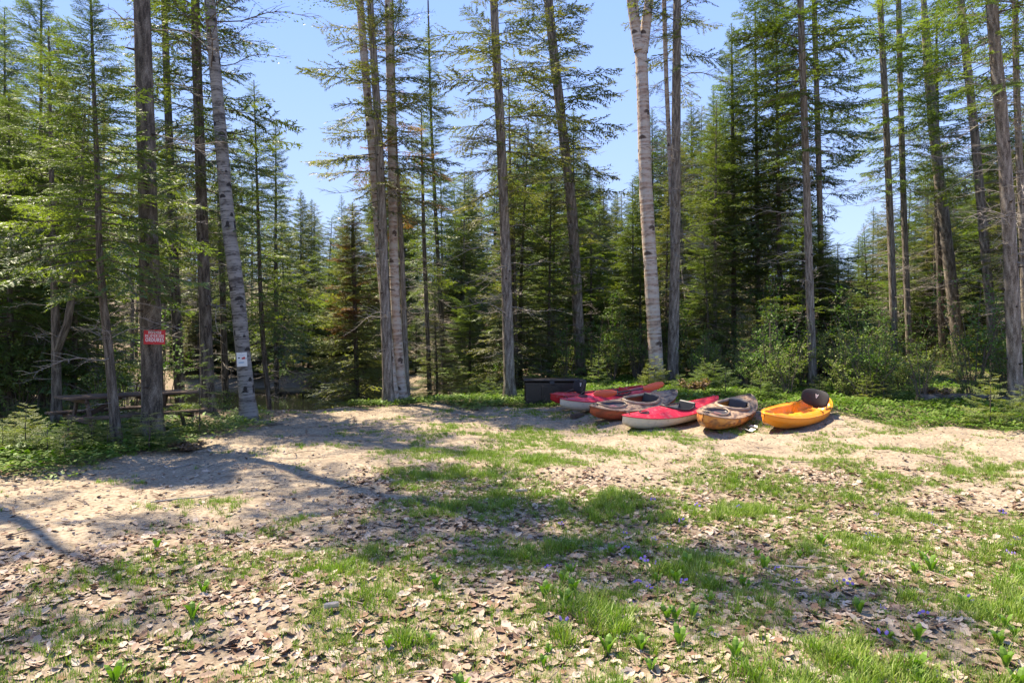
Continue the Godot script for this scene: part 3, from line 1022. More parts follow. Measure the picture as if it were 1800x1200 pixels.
	# green ground cover along the forest edge
	for v in 2:
		var xf := []
		var cs := []
		var i := 0
		while i < 60000:
			i += 1
			var d := sqrt(rng.randf_range(7.4 * 7.4, 27.0 * 27.0))
			var x := rng.randf_range(-0.98, 0.98) * d
			var f := forest_floor(x, d)
			var g := patchy.get_noise_2d(x * 0.8 + 20.0, d * 0.8 + 60.0)
			var near := smoothstep(11.0, 2.0, d - edge_back(x)) if x > -4.0 else smoothstep(14.5, 10.0, d)
			if rng.randf() > f * (0.12 + near * 0.8 + g * 0.5) or in_pond(x, -d, 1.12): continue
			if d > 13.8 and x > -0.36 * d and x < -0.245 * d: continue  # the worn bank above the pond
			if v == 0 and x > -5.0 and rng.randf() < 0.4: continue
			xf.append(flat_on(x, -d, rng.randf_range(0.7, 1.5), 0.15, 0.0))
			cs.append(Color(0.105, 0.20, 0.028).lerp(Color(0.19, 0.25, 0.05), rng.randf()) * rng.randf_range(0.7, 1.2))
		stuff("ground_cover", cover_mesh(16, 0.12, 0.055) if v == 0 else cover_mesh(14, 0.07, 0.042), M.leaves, xf, cs, ["bright leafy ground cover along the bank by the picnic table", "low light green plants covering the forest edge"][v], "ground cover")

func build_pond() -> void:
	var rows := []
	for i in 13:
		var row := []
		for j in 48:
			var a := TAU * j / 48.0
			var r := 1.08 * i / 12.0
			row.append(Vector3(POND.x + cos(a) * POND_R.x * r, WATER_Y, POND.y + sin(a) * POND_R.y * r))
		rows.append(row)
	var m := smooth_grid(rows, true, true)
	structure("pond_water", m, M.water)

# ---------------------------------------------------------------- objects
func text_part(parent: Node, words: String, size: float, width: float, where: Vector3) -> void:
	var t := TextMesh.new()
	var f := SystemFont.new()
	f.font_names = PackedStringArray(["Droid Sans"])
	f.font_weight = 700
	t.font = f
	t.text = words
	t.font_size = 64
	t.pixel_size = size / 46.0
	t.depth = 0.0015
	var o := part("lettering", t, M.white_print, parent, where)
	var w := t.get_aabb().size.x
	if w > 0.0: o.scale = Vector3(width / w, 1, 1)
func build_signs() -> void:
	var s := thing("warning_sign", "red sign with white lettering nailed to the thick bare spruce trunk", "sign", Vector3(-5.74, 1.67, -10.885), 0.06)
	s.rotation.z = -0.02
	part("panel", rounded_box(Vector3(0.335, 0.235, 0.006), 0.002), M.red_sign, s)
	text_part(s, "DÉFENSE", 0.042, 0.20, Vector3(0.005, 0.072, 0.0032))
	text_part(s, "DE JETER DES", 0.040, 0.29, Vector3(0.0, 0.018, 0.0032))
	text_part(s, "ORDURES", 0.062, 0.285, Vector3(0.005, -0.045, 0.0032))
	for x in [-0.01]:
		for y in [0.104, -0.104]:
			var a := Acc.new()
			a.tube([Vector3(0, 0, -0.05), Vector3(0, 0, 0.004)], [0.006, 0.006], 8, Color.WHITE, Vector3.UP, 1.0, true)
			part("nail", a.mesh(), M.dead_wood, s, Vector3(x, y, 0.002))
	var n := thing("notice", "small white notice with red, black and blue print on the grey birch", "sign", Vector3(-5.485, 1.235, -13.77), 0.10)
	n.rotation.z = 0.05
	part("panel", rounded_box(Vector3(0.205, 0.285, 0.005), 0.002), M.paper, n)
	var red := mat(Color(0.5, 0.04, 0.03), 0.6)
	var blue := mat(Color(0.05, 0.24, 0.42), 0.6)
	var pal := mat(Color(0.42, 0.46, 0.58), 0.6)
	for q in [[0.03, 0.02, 0.075, 0.034, red, "print"], [0.045, 0.036, 0.035, 0.03, red, "print"], [-0.055, 0.034, 0.042, 0.024, M.black_plastic, "print"], [0.084, 0.018, 0.016, 0.022, M.black_plastic, "print"], [-0.012, -0.062, 0.115, 0.017, blue, "print"], [0.0, 0.09, 0.12, 0.008, pal, "print"], [0.0, 0.072, 0.09, 0.006, pal, "print"]]:
		var a := Acc.new()
		var c := Vector3(q[0], q[1], 0)
		var h := Vector3(q[2] * 0.5, q[3] * 0.5, 0)
		for k in 10:
			var p0 := TAU * k / 10.0
			var p1 := TAU * (k + 1) / 10.0
			var e0 := Vector3(signf(cos(p0)) * pow(absf(cos(p0)), 0.5) * h.x, signf(sin(p0)) * pow(absf(sin(p0)), 0.5) * h.y, 0)
			var e1 := Vector3(signf(cos(p1)) * pow(absf(cos(p1)), 0.5) * h.x, signf(sin(p1)) * pow(absf(sin(p1)), 0.5) * h.y, 0)
			a.tri(c, c + e0, c + e1)
		part(q[5], a.mesh(), q[4], n, Vector3(0, 0, 0.0035 if q[0] != 0.045 else 0.0055))
	var nl := Acc.new()
	nl.tube([Vector3(0, 0, -0.06), Vector3(0, 0, 0.003)], [0.005, 0.005], 8, Color.WHITE, Vector3.UP, 1.0, true)
	part("nail", nl.mesh(), M.black_plastic, n, Vector3(0, 0.125, 0.002))
func build_table() -> void:
	var c := Vector3(-6.62, 0, -11.72)
	c.y = ground_y(c.x, c.z) - 0.02
	var t := thing("picnic_table", "weathered dark brown picnic table with attached benches behind the sign tree", "picnic table", c, 0.86)
	var plank := rounded_box(Vector3(2.05, 0.04, 0.135), 0.006)
	for i in 5: part("table_plank", plank, M.old_wood, t, Vector3(rng.randf_range(-0.01, 0.01), 0.74, (i - 2) * 0.145))
	for s in [-1.0, 1.0]:
		for i in 2: part("bench_plank", plank, M.old_wood, t, Vector3(rng.randf_range(-0.01, 0.01), 0.445, s * (0.62 + i * 0.145)))
	for e in [-1.0, 1.0]:
		for s in [-1.0, 1.0]:
			var a := Vector3(e * 0.72, 0.72, s * 0.22)
			var b := Vector3(e * 0.72, 0.0, s * 0.58)
			var l := part("leg", rounded_box(Vector3(0.04, (a - b).length(), 0.09), 0.006), M.old_wood, t, (a + b) * 0.5)
			l.rotation.x = -s * atan2(0.36, 0.72)
		part("bench_support", rounded_box(Vector3(0.04, 0.09, 1.5), 0.006), M.old_wood, t, Vector3(e * 0.762, 0.38, 0))
		part("top_support", rounded_box(Vector3(0.04, 0.07, 0.68), 0.006), M.old_wood, t, Vector3(e * 0.762, 0.684, 0))
		var br := part("brace", rounded_box(Vector3(0.66, 0.07, 0.04), 0.006), M.old_wood, t, Vector3(e * 0.42, 0.55, 0.0))
		br.rotation.z = -e * 0.5
func build_box() -> void:
	var c := Vector3(0.99, 0, -16.95)
	c.y = ground_y(c.x, c.z)
	var b := thing("deck_box", "black plastic deck box standing behind the kayaks", "storage box", c, -0.03)
	part("body", rounded_box(Vector3(1.36, 0.58, 0.66), 0.03), M.box, b, Vector3(0, 0.285, 0))
	part("lid", rounded_box(Vector3(1.42, 0.07, 0.72), 0.022), M.box, b, Vector3(0, 0.607, 0))
	for x in [-0.45, 0.0, 0.45]: part("panel", rounded_box(Vector3(0.40, 0.40, 0.02), 0.008), M.box, b, Vector3(x, 0.29, 0.334))
	part("latch", rounded_box(Vector3(0.12, 0.08, 0.02), 0.006), M.black_plastic, b, Vector3(0, 0.555, 0.352))
func gy(x: float, z: float) -> float: return ground_y(x, z)
func build_kayaks() -> void:
	var humps := [[0.38, 0.09, 0.16], [0.7, 0.03, 0.2]]
	var humps2 := [[0.5, 0.03, 0.25]]
	sit_on_kayak("plain red kayak lying closest to the black deck box", Vector3(1.97, gy(1.97, -15.45) + 0.01, -15.45), 0.52, 0.05, 0.04, 2.6, 0.70, M.red_shell, 0.42, -0.45, 0.42, M.pad)
	var k := sit_in_kayak("red and cream kayak with the paddle lying across it", Vector3(2.16, gy(2.16, -14.72) + 0.02, -14.72), 0.72, 0.12, 0.05, 3.2, 0.68, 0.20, 0.13, humps, [[0.08, 0.46, 0.235, 0.016, 0.2, 0.05], [-0.93, 0.10, 0.075, 0.009, 0.05, 0.27]], M.red_deck, M.cream_hull, M.black_plastic, M.red_deck)
	seat(k, 0.18, 0.12, M.black_plastic, M.red_shell)
	k = sit_in_kayak("mottled rust brown kayak between the two red and cream ones", Vector3(2.46, gy(2.46, -13.62) + 0.02, -13.62), 0.80, 0.20, 0.05, 3.0, 0.76, 0.21, 0.13, humps2, [[0.18, 0.50, 0.27, 0.032, 0.2, 0.05], [-0.82, 0.40, 0.19, 0.013, 0.05, 0.235]], M.camo_deck, M.rust_hull, M.rim_tan, M.camo_deck)
	seat(k, 0.28, 0.12, M.black_plastic, M.black_plastic)
	reddish_plate(k, -0.80, 0.242)
	k = sit_in_kayak("red and cream kayak lying between the two mottled brown ones", Vector3(3.08, gy(3.08, -12.98) + 0.02, -12.98), 0.77, 0.12, 0.05, 3.25, 0.68, 0.20, 0.13, humps, [[0.12, 0.46, 0.235, 0.016, 0.2, 0.05], [-0.98, 0.10, 0.075, 0.009, 0.05, 0.27]], M.red_deck, M.cream_hull, M.black_plastic, M.red_deck)
	seat(k, 0.22, 0.12, M.black_plastic, M.black_plastic)
	k = sit_in_kayak("mottled tan and orange kayak beside the white paper scraps", Vector3(4.08, gy(4.08, -12.9) + 0.02, -12.9), 0.98, 0.18, 0.05, 3.0, 0.80, 0.23, 0.13, humps2, [[0.25, 0.52, 0.285, 0.034, 0.2, 0.05], [-0.79, 0.44, 0.205, 0.013, 0.05, 0.255]], M.camo_deck, M.camo_hull, M.rim_tan, M.camo_deck)
	seat(k, 0.35, 0.12, M.black_plastic, M.black_plastic)
	reddish_plate(k, -0.76, 0.262)
	k = sit_on_kayak("yellow-orange open kayak with black padded seat back", Vector3(5.36, gy(5.36, -12.8) + 0.03, -12.8), 0.74, 0.20, 0.05, 2.6, 0.76, M.orange_shell, 0.54, 0.74, 0.385, M.pad)
	var hr := hull_rows(2.6, 0.74, 0.22, 0.10, 0.075)
	var pr := []
	for i in range(33, 38):
		var row := []
		for j in range(3, 8): row.append(hr[i][j] + Vector3(0, -0.002, 0.006))
		pr.append(row)
	part("patch", smooth_grid(pr, false, true), M.white_print, k)
	# paddle
	var a := Vector3(3.22, 0.66, -14.45)
	var b := Vector3(1.75, 0.47, -14.15)
	var p := thing("paddle", "kayak paddle with orange blades and black shaft resting on the kayaks", "paddle", (a + b) * 0.5)
	var l := (a - b).length()
	p.basis = Basis.looking_at(b - a, Vector3.UP) * Basis(Vector3.UP, PI / 2.0)
	var sh := Acc.new()
	sh.tube([Vector3(-l * 0.5 + 0.36, 0, 0), Vector3(l * 0.5 - 0.36, 0, 0)], [0.016, 0.016], 8, Color.WHITE, Vector3.UP, 1.0, true)
	part("shaft", sh.mesh(), M.black_plastic, p)
	var orange := mat(Color(0.62, 0.10, 0.035), 0.35)
	for e in [-1.0, 1.0]:
		var rows := []
		for i in 15:
			var t := i / 14.0
			var ring := []
			var w := 0.016 + 0.075 * pow(sin(PI * minf(1.0, 0.08 + t * 0.80)), 0.8) if i < 14 else 0.01
			for j in 14:
				var q := TAU * j / 14.0
				ring.append(Vector3(e * (l * 0.5 - 0.46 + 0.5 * t), 0.035 * t * t + w * cos(q) * 0.9, sin(q) * (0.016 * (1.0 - t) + 0.007) + 0.03 * t * t))
			rows.append(ring)
		part("blade", smooth_grid(rows, true, e > 0), orange, p)
	# paper scraps
	for q in [[4.24, -12.15, 0.2, 0.15, 0.3, "flat white paper scrap on the sand beside the mottled kayak"], [4.42, -12.42, 0.16, 0.13, 1.1, "crumpled white paper scrap under the bow of the yellow-orange kayak"]]:
		var rows := []
		for i in 6:
			var row := []
			for j in 6: row.append(Vector3((i / 5.0 - 0.5) * q[2], rng.randf_range(0.0, 0.025) + 0.02 * absf(i - 2.5), (j / 5.0 - 0.5) * q[3]))
			rows.append(row)
		var o := part(numbered("paper_scrap"), smooth_grid(rows, false, true), M.paper, self, Vector3(q[0], gy(q[0], q[1]) + 0.008, q[1]), Vector3(0, q[4], 0))
		tag(o, q[5], "paper", "paper scraps by the kayaks")
	# scraps of birch bark and sticks in the foreground
	for q in [[-1.06, -3.98, 0.085, 0.035, 0.4, "curled white birch bark scrap among the dry leaves on the open ground"], [-2.35, -3.45, 0.06, 0.03, 1.9, "small white birch bark scrap beside the grass in the shaded litter"], [2.9, -5.55, 0.08, 0.05, 0.9, "pale round birch bark scrap among the violets"], [0.1, -7.05, 0.12, 0.04, 0.2, "long pale birch bark scrap near the edge of the bare sand"]]:
		var rows := []
		for i in 7:
			var row := []
			for j in 5: row.append(Vector3((i / 6.0 - 0.5) * q[2], 0.012 + 0.03 * pow((j / 4.0 - 0.5) * 2.0, 2.0) + rng.randf_range(0.0, 0.006), (j / 4.0 - 0.5) * q[3] * (1.0 - 0.5 * pow(absf(i / 3.0 - 1.0), 3.0))))
			rows.append(row)
		var o := part(numbered("bark_scrap"), smooth_grid(rows, false, true), M.birch_scrap, self, Vector3(q[0], gy(q[0], q[1]) + 0.006, q[1]), Vector3(0, q[4], 0))
		tag(o, q[5], "bark scrap", "birch bark scraps on the ground")
	for q in [[-3.3, -6.85, 0.62, 0.5, "thin grey stick lying on the sandy track"], [2.05, -4.85, 0.45, -0.2, "short pale stick lying in the shaded grass"], [-4.3, -8.9, 0.5, 1.2, "thin forked stick at the foot of the leafy bank"]]:
		var ac := Acc.new()
		var sl: float = q[2]
		ac.tube([Vector3(-sl * 0.5, 0, 0), Vector3(-sl * 0.15, 0.012, 0.03), Vector3(sl * 0.2, 0.004, 0.0), Vector3(sl * 0.5, 0.012, -0.05)], [0.010, 0.009, 0.007, 0.003], 6, Color.WHITE, Vector3.UP, 1.0, true)
		ac.tube([Vector3(sl * 0.1, 0.006, 0.01), Vector3(sl * 0.32, 0.03, 0.1)], [0.005, 0.002], 5)
		var o := part(numbered("fallen_stick"), ac.mesh(), M.dead_wood, self, Vector3(q[0], gy(q[0], q[1]) + 0.012, q[1]), Vector3(0, q[3], 0))
		tag(o, q[4], "stick", "sticks on the ground")
	# a sawn block under the first bows
	var w := part(numbered("wooden_block"), rounded_box(Vector3(0.30, 0.09, 0.12), 0.01), M.old_wood, self, Vector3(1.32, gy(1.32, -13.72) + 0.035, -13.72), Vector3(0, 0.7, 0))
	tag(w, "dark wooden block lying under the bow of a red and cream kayak", "wood block")
func reddish_plate(k: Node3D, x: float, y: float) -> void:  # thin flat reddish plate laid on the dark hatch cover
	var m := mat(Color(0.30, 0.10, 0.11), 0.45)
	part("reddish_plate", rounded_box(Vector3(0.22, 0.004, 0.14), 0.0015), m, k, Vector3(x, y, 0))

# kind, depth, trunk line (x, y pairs from the base up), radius at the base and where the line ends, height, first live branch, crown radius, density, tone, dead twigs, label
var TREES := [
	["spruce",11.1,[-5.88,0.3,-5.93,2.53,-5.99,4.85,-6.06,7.18],0.164,0.127,20.0,9.2,2.0,1.40,1,0.5,"thick bare spruce trunk with the red warning sign nailed to it"],
	["birch",14.0,[-5.42,0.02,-5.69,2.77,-5.86,4.06,-6.05,6.29,-6.24,8.64],0.163,0.103,11.0,7.0,2.0,0.50,0,0.3,"grey birch with black bark bands carrying the small white notice"],
	["spruce",15.0,[-6.71,-0.06,-6.81,2.86,-6.91,6,-7.01,9.14],0.142,0.094,15.0,4.2,2.1,1.10,1,0.6,"tall dark spruce standing between the red sign tree and the grey birch"],
	["spruce",19.0,[-9.26,0.01,-9.47,3.99,-9.63,7.97,-9.75,11.15],0.147,0.084,14.0,5.0,1.8,1.00,1,0.6,"slim spruce right behind the red sign tree, beyond the picnic table"],
	["fir",10.2,[-5.93,0.45,-6.08,1.6,-6.19,2.63,-6.24,4.16,-6.3,5.62],0.075,0.026,6.9,2.6,1.4,1.20,0,0.3,"slender fir with a kinked trunk standing in front of the picnic table"],
	["fork",12.6,[-8.46,0.31,-8.47,1.18,-8.49,2.23,-8.53,3.39],0.089,0.056,7.5,3.0,1.4,0.90,0,0.4,"dark forked trunk at the end of the picnic table"],
	["spruce",17.2,[-3.13,-0.07,-3.26,3.76,-3.4,7.07,-3.6,10.24],0.145,0.082,12.2,5.0,2.2,0.90,2,0.4,"dark spruce trunk crossing in front of the pale leaning birch"],
	["birch",17.6,[-3.04,-0.05,-3.36,3.07,-3.6,6.17,-3.95,10.44],0.124,0.097,14.0,9.5,1.6,0.50,0,0.2,"pale leaning birch behind the dark spruce by the pond path"],
	["birch",18.2,[-2.93,-0.05,-3.14,2.82,-3.23,6.94,-3.32,10.75],0.141,0.101,14.0,9.5,1.6,0.50,0,0.2,"straight birch with grey bark rings beside the dark spruce pair"],
	["spruce",18.8,[-2.9,0.03,-3.09,4.75,-3.24,6.95,-3.34,11.05],0.086,0.055,11.8,4.6,1.5,0.80,3,0.7,"thin dark spruce with rusty dead twigs beside the grey-ringed birch"],
	["fir",26.0,[-2.53,-0.36,-2.87,5.3,-3.11,10.31,-3.22,14.67],0.110,0.029,14.9,4.2,1.3,1.30,0,0.2,"narrow spire-topped fir rising into the open sky"],
	["spruce",22.0,[-2.65,-0.33,-2.76,2.34,-2.87,5.29],0.077,0.065,10.0,4.0,1.2,0.70,1,0.9,"thin bare-stemmed young spruce behind the pond-side birches"],
	["spruce",18.5,[-0.06,0.02,-0.2,4.7,-0.34,7.8,-0.5,10.9],0.163,0.109,15.0,5.2,2.4,0.85,2,1.0,"straight spruce standing beside the black deck box"],
	["spruce",24.0,[2.45,0.23,2.13,6.02,1.75,9.44,1.29,13.66],0.203,0.159,19.0,5.2,2.5,0.95,2,1.5,"leaning brown spruce trunk rising behind the black deck box"],
	["spruce",23.0,[0.15,-0.13,0.06,2.37,-0.02,5.07],0.081,0.068,11.0,4.2,1.3,0.60,1,0.9,"thin spruce hidden behind the straight spruce by the deck box"],
	["bigbirch",20.0,[4.29,0.06,4.12,3.28,3.95,6.12,3.87,8.64,3.79,10.48],0.218,0.177,15.0,9.0,2.0,0.40,0,0.1,"big white birch with two diverging stems and peeling bark behind the kayaks"],
	["spruce",20.6,[4.88,0.01,4.97,5.05,4.99,8.5,5.02,11.95],0.167,0.121,16.0,9.4,2.0,0.70,2,1.8,"grey-brown spruce standing close beside the big white birch"],
	["birch",20.9,[5.08,0.9,4.9,6.33,4.76,9.65,4.69,12.1],0.066,0.069,13.0,11.0,1.0,0.40,0,0.2,"thin pale birch stem wound against the grey-brown spruce"],
	["birch",27.0,[7.51,0.24,7.1,2.5,6.78,4.99,6.56,7.71],0.114,0.099,10.0,7.0,1.2,0.40,0,0.3,"thin crooked grey birch leaning behind the big white birch"],
	["fir",25.0,[8.19,0.45,8.17,5.79,8.12,10.39],0.097,0.064,13.0,2.8,1.9,1.15,0,0.4,"fir with a thin black stem and bright green fan branches"],
	["spruce",18.0,[7.99,-0.09,7.9,3.11,7.81,6.12,7.66,10.65],0.108,0.086,16.0,6.4,2.3,1.15,4,0.5,"slim reddish-grey spruce standing right behind the yellow-orange kayak"],
	["spruce",23.0,[10.58,-0.13,10.46,5.45,10.36,9.31,10.25,13.16],0.097,0.085,16.0,6.0,1.9,1.00,4,1.0,"spruce stem bristling with pale dead twigs behind the slim reddish-grey spruce"],
	["spruce",24.0,[13.57,0.23,13.43,4.62,13.23,9.64,13.03,13.66],0.127,0.097,17.0,6.6,1.9,0.80,0,1.0,"thicker dark spruce of the close straight pair past the shrubs"],
	["spruce",25.5,[14.99,0.32,14.78,5.23,14.63,10.14,14.54,14.41],0.117,0.094,17.0,7.0,1.8,0.80,0,1.0,"thinner dark spruce of the close straight pair past the shrubs"],
	["spruce",27.0,[17.86,0.13,17.37,4.99,16.85,9.51,16.51,13.36],0.237,0.169,17.0,7.0,2.0,0.75,0,1.2,"broad shadowed spruce with long drooping dead branches"],
	["spruce",27.6,[17.57,0.21,17.38,5.07,17.29,9.69],0.136,0.112,15.0,7.0,1.6,0.70,1,1.2,"thin shadowed spruce against the broad shadowed one"],
	["spruce",22.0,[15.72,0.13,15.33,4.73,15,8.42,14.56,12.66],0.147,0.114,17.0,6.2,2.0,0.80,0,1.0,"leaning spruce with pale lower bark among the saplings"],
	["spruce",14.3,[10.64,-0.05,10.5,3.64,10.32,6.39,10.12,8.79],0.146,0.111,16.0,6.9,2.0,0.80,0,1.2,"grey flaky-barked spruce at the edge of the sandy clearing"],
	["spruce",16.5,[12.55,0.01,12.44,3.95,12.3,7.13,12.24,9.89],0.093,0.067,14.0,6.6,1.7,0.80,0,1.2,"slim spruce just behind the grey flaky-barked spruce"],
	["spruce",22.5,[-9.46,-0.1,-9.61,3.48,-9.69,6.31],0.119,0.091,12.0,4.2,1.7,0.90,1,0.9,"dark spruce stem standing just behind the grey birch"],
	["fir",18.5,[-6.57,-0.29,-6.79,1.6,-6.88,3.46],0.072,0.055,9.4,2.6,1.5,1.00,0,0.8,"thin dark fir stem beside the grey birch at the water edge"],
	["fir",19.5,[-4.44,-0.23,-4.51,2.25,-4.57,4.38],0.075,0.057,6.2,0.2,1.5,1.80,5,0.2,"pale green fir with rust-brown dead twigs branching to the ground by the pond"],
	["fir",16.5,[-11.44,0.22,-11.47,4.36],0.081,0.055,11.6,1.4,2.0,1.30,0,0.5,"tall pointed fir showing its tip above the bushy firs"],
	["fir",14.5,[-10.71,0.14,-10.75,3.79],0.071,0.048,7.0,1.0,2.0,1.40,0,0.5,"bushy fir with drooping bright green sprays behind the pale saplings"],
	["fir",15.5,[-10.02,0.04,-9.97,3.94],0.065,0.051,7.0,1.2,1.7,1.10,0,0.5,"bushy fir behind the forked dark trunk"],
	["fir",18.0,[-14.47,0.09,-14.53,4.31],0.076,0.053,9.0,1.0,2.2,1.30,0,0.5,"bushy fir at the end of the sunlit groundcover"],
	["fir",31.0,[-10.75,-0.74,-10.8,4.2],0.120,0.091,13.2,2.0,1.9,1.20,1,0.5,"open-crowned fir across the pond standing out against the sky"],
	["fir",30.0,[2.81,0.09,2.76,4.11],0.116,0.088,11.6,1.5,1.7,1.50,0,0.3,"pointed dense fir between the leaning brown spruce and the birch"],
	["fir",32.0,[6.7,0.26,6.65,4.28],0.124,0.094,12.2,1.5,1.9,1.50,4,0.3,"dense dark fir directly behind the big white birch"],
	["fir",20.0,[-14.87,-0.08,-14.94,4.62],0.091,0.066,12.5,1.2,2.2,1.30,0,0.5,"tall shaggy fir behind the bushy firs"],
	["fir",21.0,[-13.19,-0.16,-13.26,4.77],0.089,0.062,9.0,1.2,1.9,1.20,0,0.5,"shaggy fir between the forked trunk and the kinked fir"],
	["fir",24.0,[9.55,-0.21,9.45,5.22],0.110,0.080,15.0,3.0,2.3,1.20,4,0.8,"dark full-crowned fir behind the slim reddish-grey spruce"],
	["spruce",25.0,[9.11,-0.08,9.05,5.37],0.097,0.083,15.0,5.5,2.0,1.20,4,1.0,"dark spruce between the bright fan-branched fir and the full-crowned fir"],
]

func build_main_trees() -> void:
	for r in TREES: stand_tree(r)
	# trees beside the photograph's field, whose shade falls across the foreground
	for r in [
		["spruce", 9.2, [-8.3, 0.0, -8.3, 6.0], 0.16, 0.12, 15.0, 7.5, 1.4, 0.55, 1, 0.3, "spruce beside the clearing near the sandy track"],
		["spruce", 7.2, [-7.8, 0.0, -7.8, 6.0], 0.16, 0.12, 13.0, 7.5, 1.4, 0.5, 1, 0.3, "spruce beside the clearing next to the leaf-strewn ground"]]: stand_tree(r)

var SKYLINE := [[-200, 0], [60, 40], [200, 170], [400, 260], [520, 300], [555, 335], [620, 330], [660, 250], [780, 290], [830, 270], [900, 220], [1000, 200], [1060, 300], [1130, 280], [1200, 180], [1250, 130], [1380, 230], [1460, 420], [1500, 400], [1560, 330], [1650, 260], [1720, 200], [1800, 150], [2000, 60]]
func skyline(px: float) -> float:
	for i in SKYLINE.size() - 1:
		if px <= SKYLINE[i + 1][0]: return lerpf(SKYLINE[i][1], SKYLINE[i + 1][1], clampf((px - SKYLINE[i][0]) / (SKYLINE[i + 1][0] - SKYLINE[i][0]), 0, 1))
	return 60.0
func before_stem(px: float, d: float) -> bool:
	return absf(px - 1430.0) < 42.0 and d < 18.2 or absf(px - 1168.0) < 50.0 and d < 20.8 or px > 1540.0 and px < 1780.0 and d > 15.8 and d < 21.0
func whereabouts(px: float, d: float) -> String:
	if px < 470 and d < 10.9: return "on the leafy bank in front of the picnic table"
	if px < 470: return "behind the picnic table"
	if px < 650: return "across the pond"
	if px < 1060: return "behind the deck box"
	if px < 1500: return "behind the kayaks"
	return "behind the grey flaky-barked spruce" if d > 15.0 else "beside the grey flaky-barked spruce"
func build_forest() -> void:
	# the woods behind: a few grown trees, each copied many times
	var firs := [
		proto_tree("background_fir", "dense green fir in the woods behind the clearing", 10.0, 0.8, 1.9, 0.09, 1.15, 0, 0.8, true),
		proto_tree("background_fir", "dense green fir in the woods behind the clearing", 10.0, 1.6, 1.7, 0.08, 1.0, 0, 1.2, true),
		proto_tree("background_fir", "dense green fir in the woods behind the clearing", 10.0, 0.4, 2.1, 0.09, 1.2, 4, 0.8, true),
		proto_tree("background_fir", "dense green fir in the woods behind the clearing", 10.0, 1.0, 1.7, 0.08, 1.0, 2, 1.2, true)]
	var spruces := [
		proto_tree("background_spruce", "bare-stemmed spruce with dead lower twigs in the woods behind the clearing", 10.0, 3.6, 1.6, 0.085, 1.3, 1, 2.0, false),
		proto_tree("background_spruce", "bare-stemmed spruce with dead lower twigs in the woods behind the clearing", 10.0, 4.6, 1.6, 0.08, 1.3, 4, 2.0, false),
		proto_tree("background_spruce", "bare-stemmed spruce with dead lower twigs in the woods behind the clearing", 10.0, 4.0, 1.6, 0.085, 1.3, 2, 2.2, false)]
	var n_f := 0
	var n_s := 0
	var i := 0
	while i < 500:
		i += 1
		if i > 380 and i <= 400: continue
		var d := 22.0 + 62.0 * pow(rng.randf(), 1.25)
		var px := rng.randf_range(-260.0, 2060.0)
		if i > 330:
			d = rng.randf_range(18.0, 28.0)
			px = rng.randf_range(-330.0, 200.0) if i < 348 else rng.randf_range(1480.0, 2150.0)
			if px > 1400.0: d = maxf(d, 20.0)
		var x := (px - 900.0) / 1194.0 * d
		if i > 400:
			d = rng.randf_range(19.5, 38.0)
			px = rng.randf_range(700.0, 2000.0) if i < 445 else (rng.randf_range(-250.0, 440.0) if i < 470 else rng.randf_range(320.0, 660.0))
			if i >= 470: d = rng.randf_range(35.0, 44.0)
			x = (px - 900.0) / 1194.0 * d
			if d < edge_back(x) + 4.0: d += 4.0
		if in_pond(x, -d, 1.25): continue
		if px > 470 and px < 600 and d < 34.0: continue
		if px > 560 and px < 760 and d < 24.0: continue
		if i > 400 and absf(px - 1480.0) < 60.0: continue
		if px > 1480.0 and px < 1800.0 and d < 28.5: continue
		if absf(px - 1012.0) < 45.0 and d < 25.0: continue
		var top := clampf((600.0 - skyline(px)) / 1194.0 * d * rng.randf_range(0.68, 1.02) + 1.6 - ground_y(x, -d), 3.0, 26.0)
		if i > 400: top = rng.randf_range(2.2, 6.5)
		var fir := rng.randf() < (0.52 if px < 1200 else (0.36 if i < 348 else 0.12))
		if top < 7.0: fir = true
		if fir and n_f > 285 or not fir and n_s > 285: continue
		if fir: n_f += 1
		else: n_s += 1
		var p: Node3D = firs[rng.randi() % 4] if fir else spruces[rng.randi() % 3]
		var k := top / 10.0
		copy(p, Vector3(x, ground_y(x, -d) - 0.08, -d), rng.randf() * TAU, Vector3(k * 0.5 + 0.5, k, k * 0.5 + 0.5) * Vector3(rng.randf_range(0.9, 1.2), 1, rng.randf_range(0.9, 1.2)), 
			(("low young fir in the understorey " if top < 5.5 else ("mid-height dense fir in the woods " if top < 11.0 else "tall pointed fir in the woods ")) if fir else ("slim bare-stemmed spruce with dead twigs in the woods " if top < 12.0 else "tall bare-stemmed spruce with dead twigs in the woods ")) + whereabouts(px, d), ("firs in the woods " if fir else "bare-stemmed spruces in the woods ") + whereabouts(px, d))
	for p in firs + spruces: p.free()
	# young firs along the forest edge
	var saps := [
		proto_sapling("young bright green fir sapling at the forest edge", 0.95, 0.52, 5),
		proto_sapling("young bright green fir sapling at the forest edge", 0.7, 0.5, 0),
		proto_sapling("young bright green fir sapling at the forest edge", 1.5, 0.62, 0)]
	for k in 120:
		var x := 0.0
		var d := 0.0
		if k < 44: x = rng.randf_range(3.6, 14.0); d = edge_back(x) + rng.randf_range(0.5, 6.0) + maxf(0, 5.5 - x) * 1.4
		elif k < 70:
			x = rng.randf_range(-9.5, -5.9)
			d = rng.randf_range(9.0, 10.3) if x > -7.9 else rng.randf_range(9.0, 13.5)
		elif k < 92: x = rng.randf_range(-2.5, 3.5); d = rng.randf_range(18.5, 27.0)
		else: x = rng.randf_range(4.0, 20.0); d = rng.randf_range(17.0, 30.0)
		if in_pond(x, -d, 1.1) : continue
		if before_stem(900.0 + 1194.0 * x / d, d) and d < 15.8: continue
		var sz := rng.randf_range(0.5, 1.15)
		if k >= 44 and k < 70: sz = rng.randf_range(0.4, 0.72)
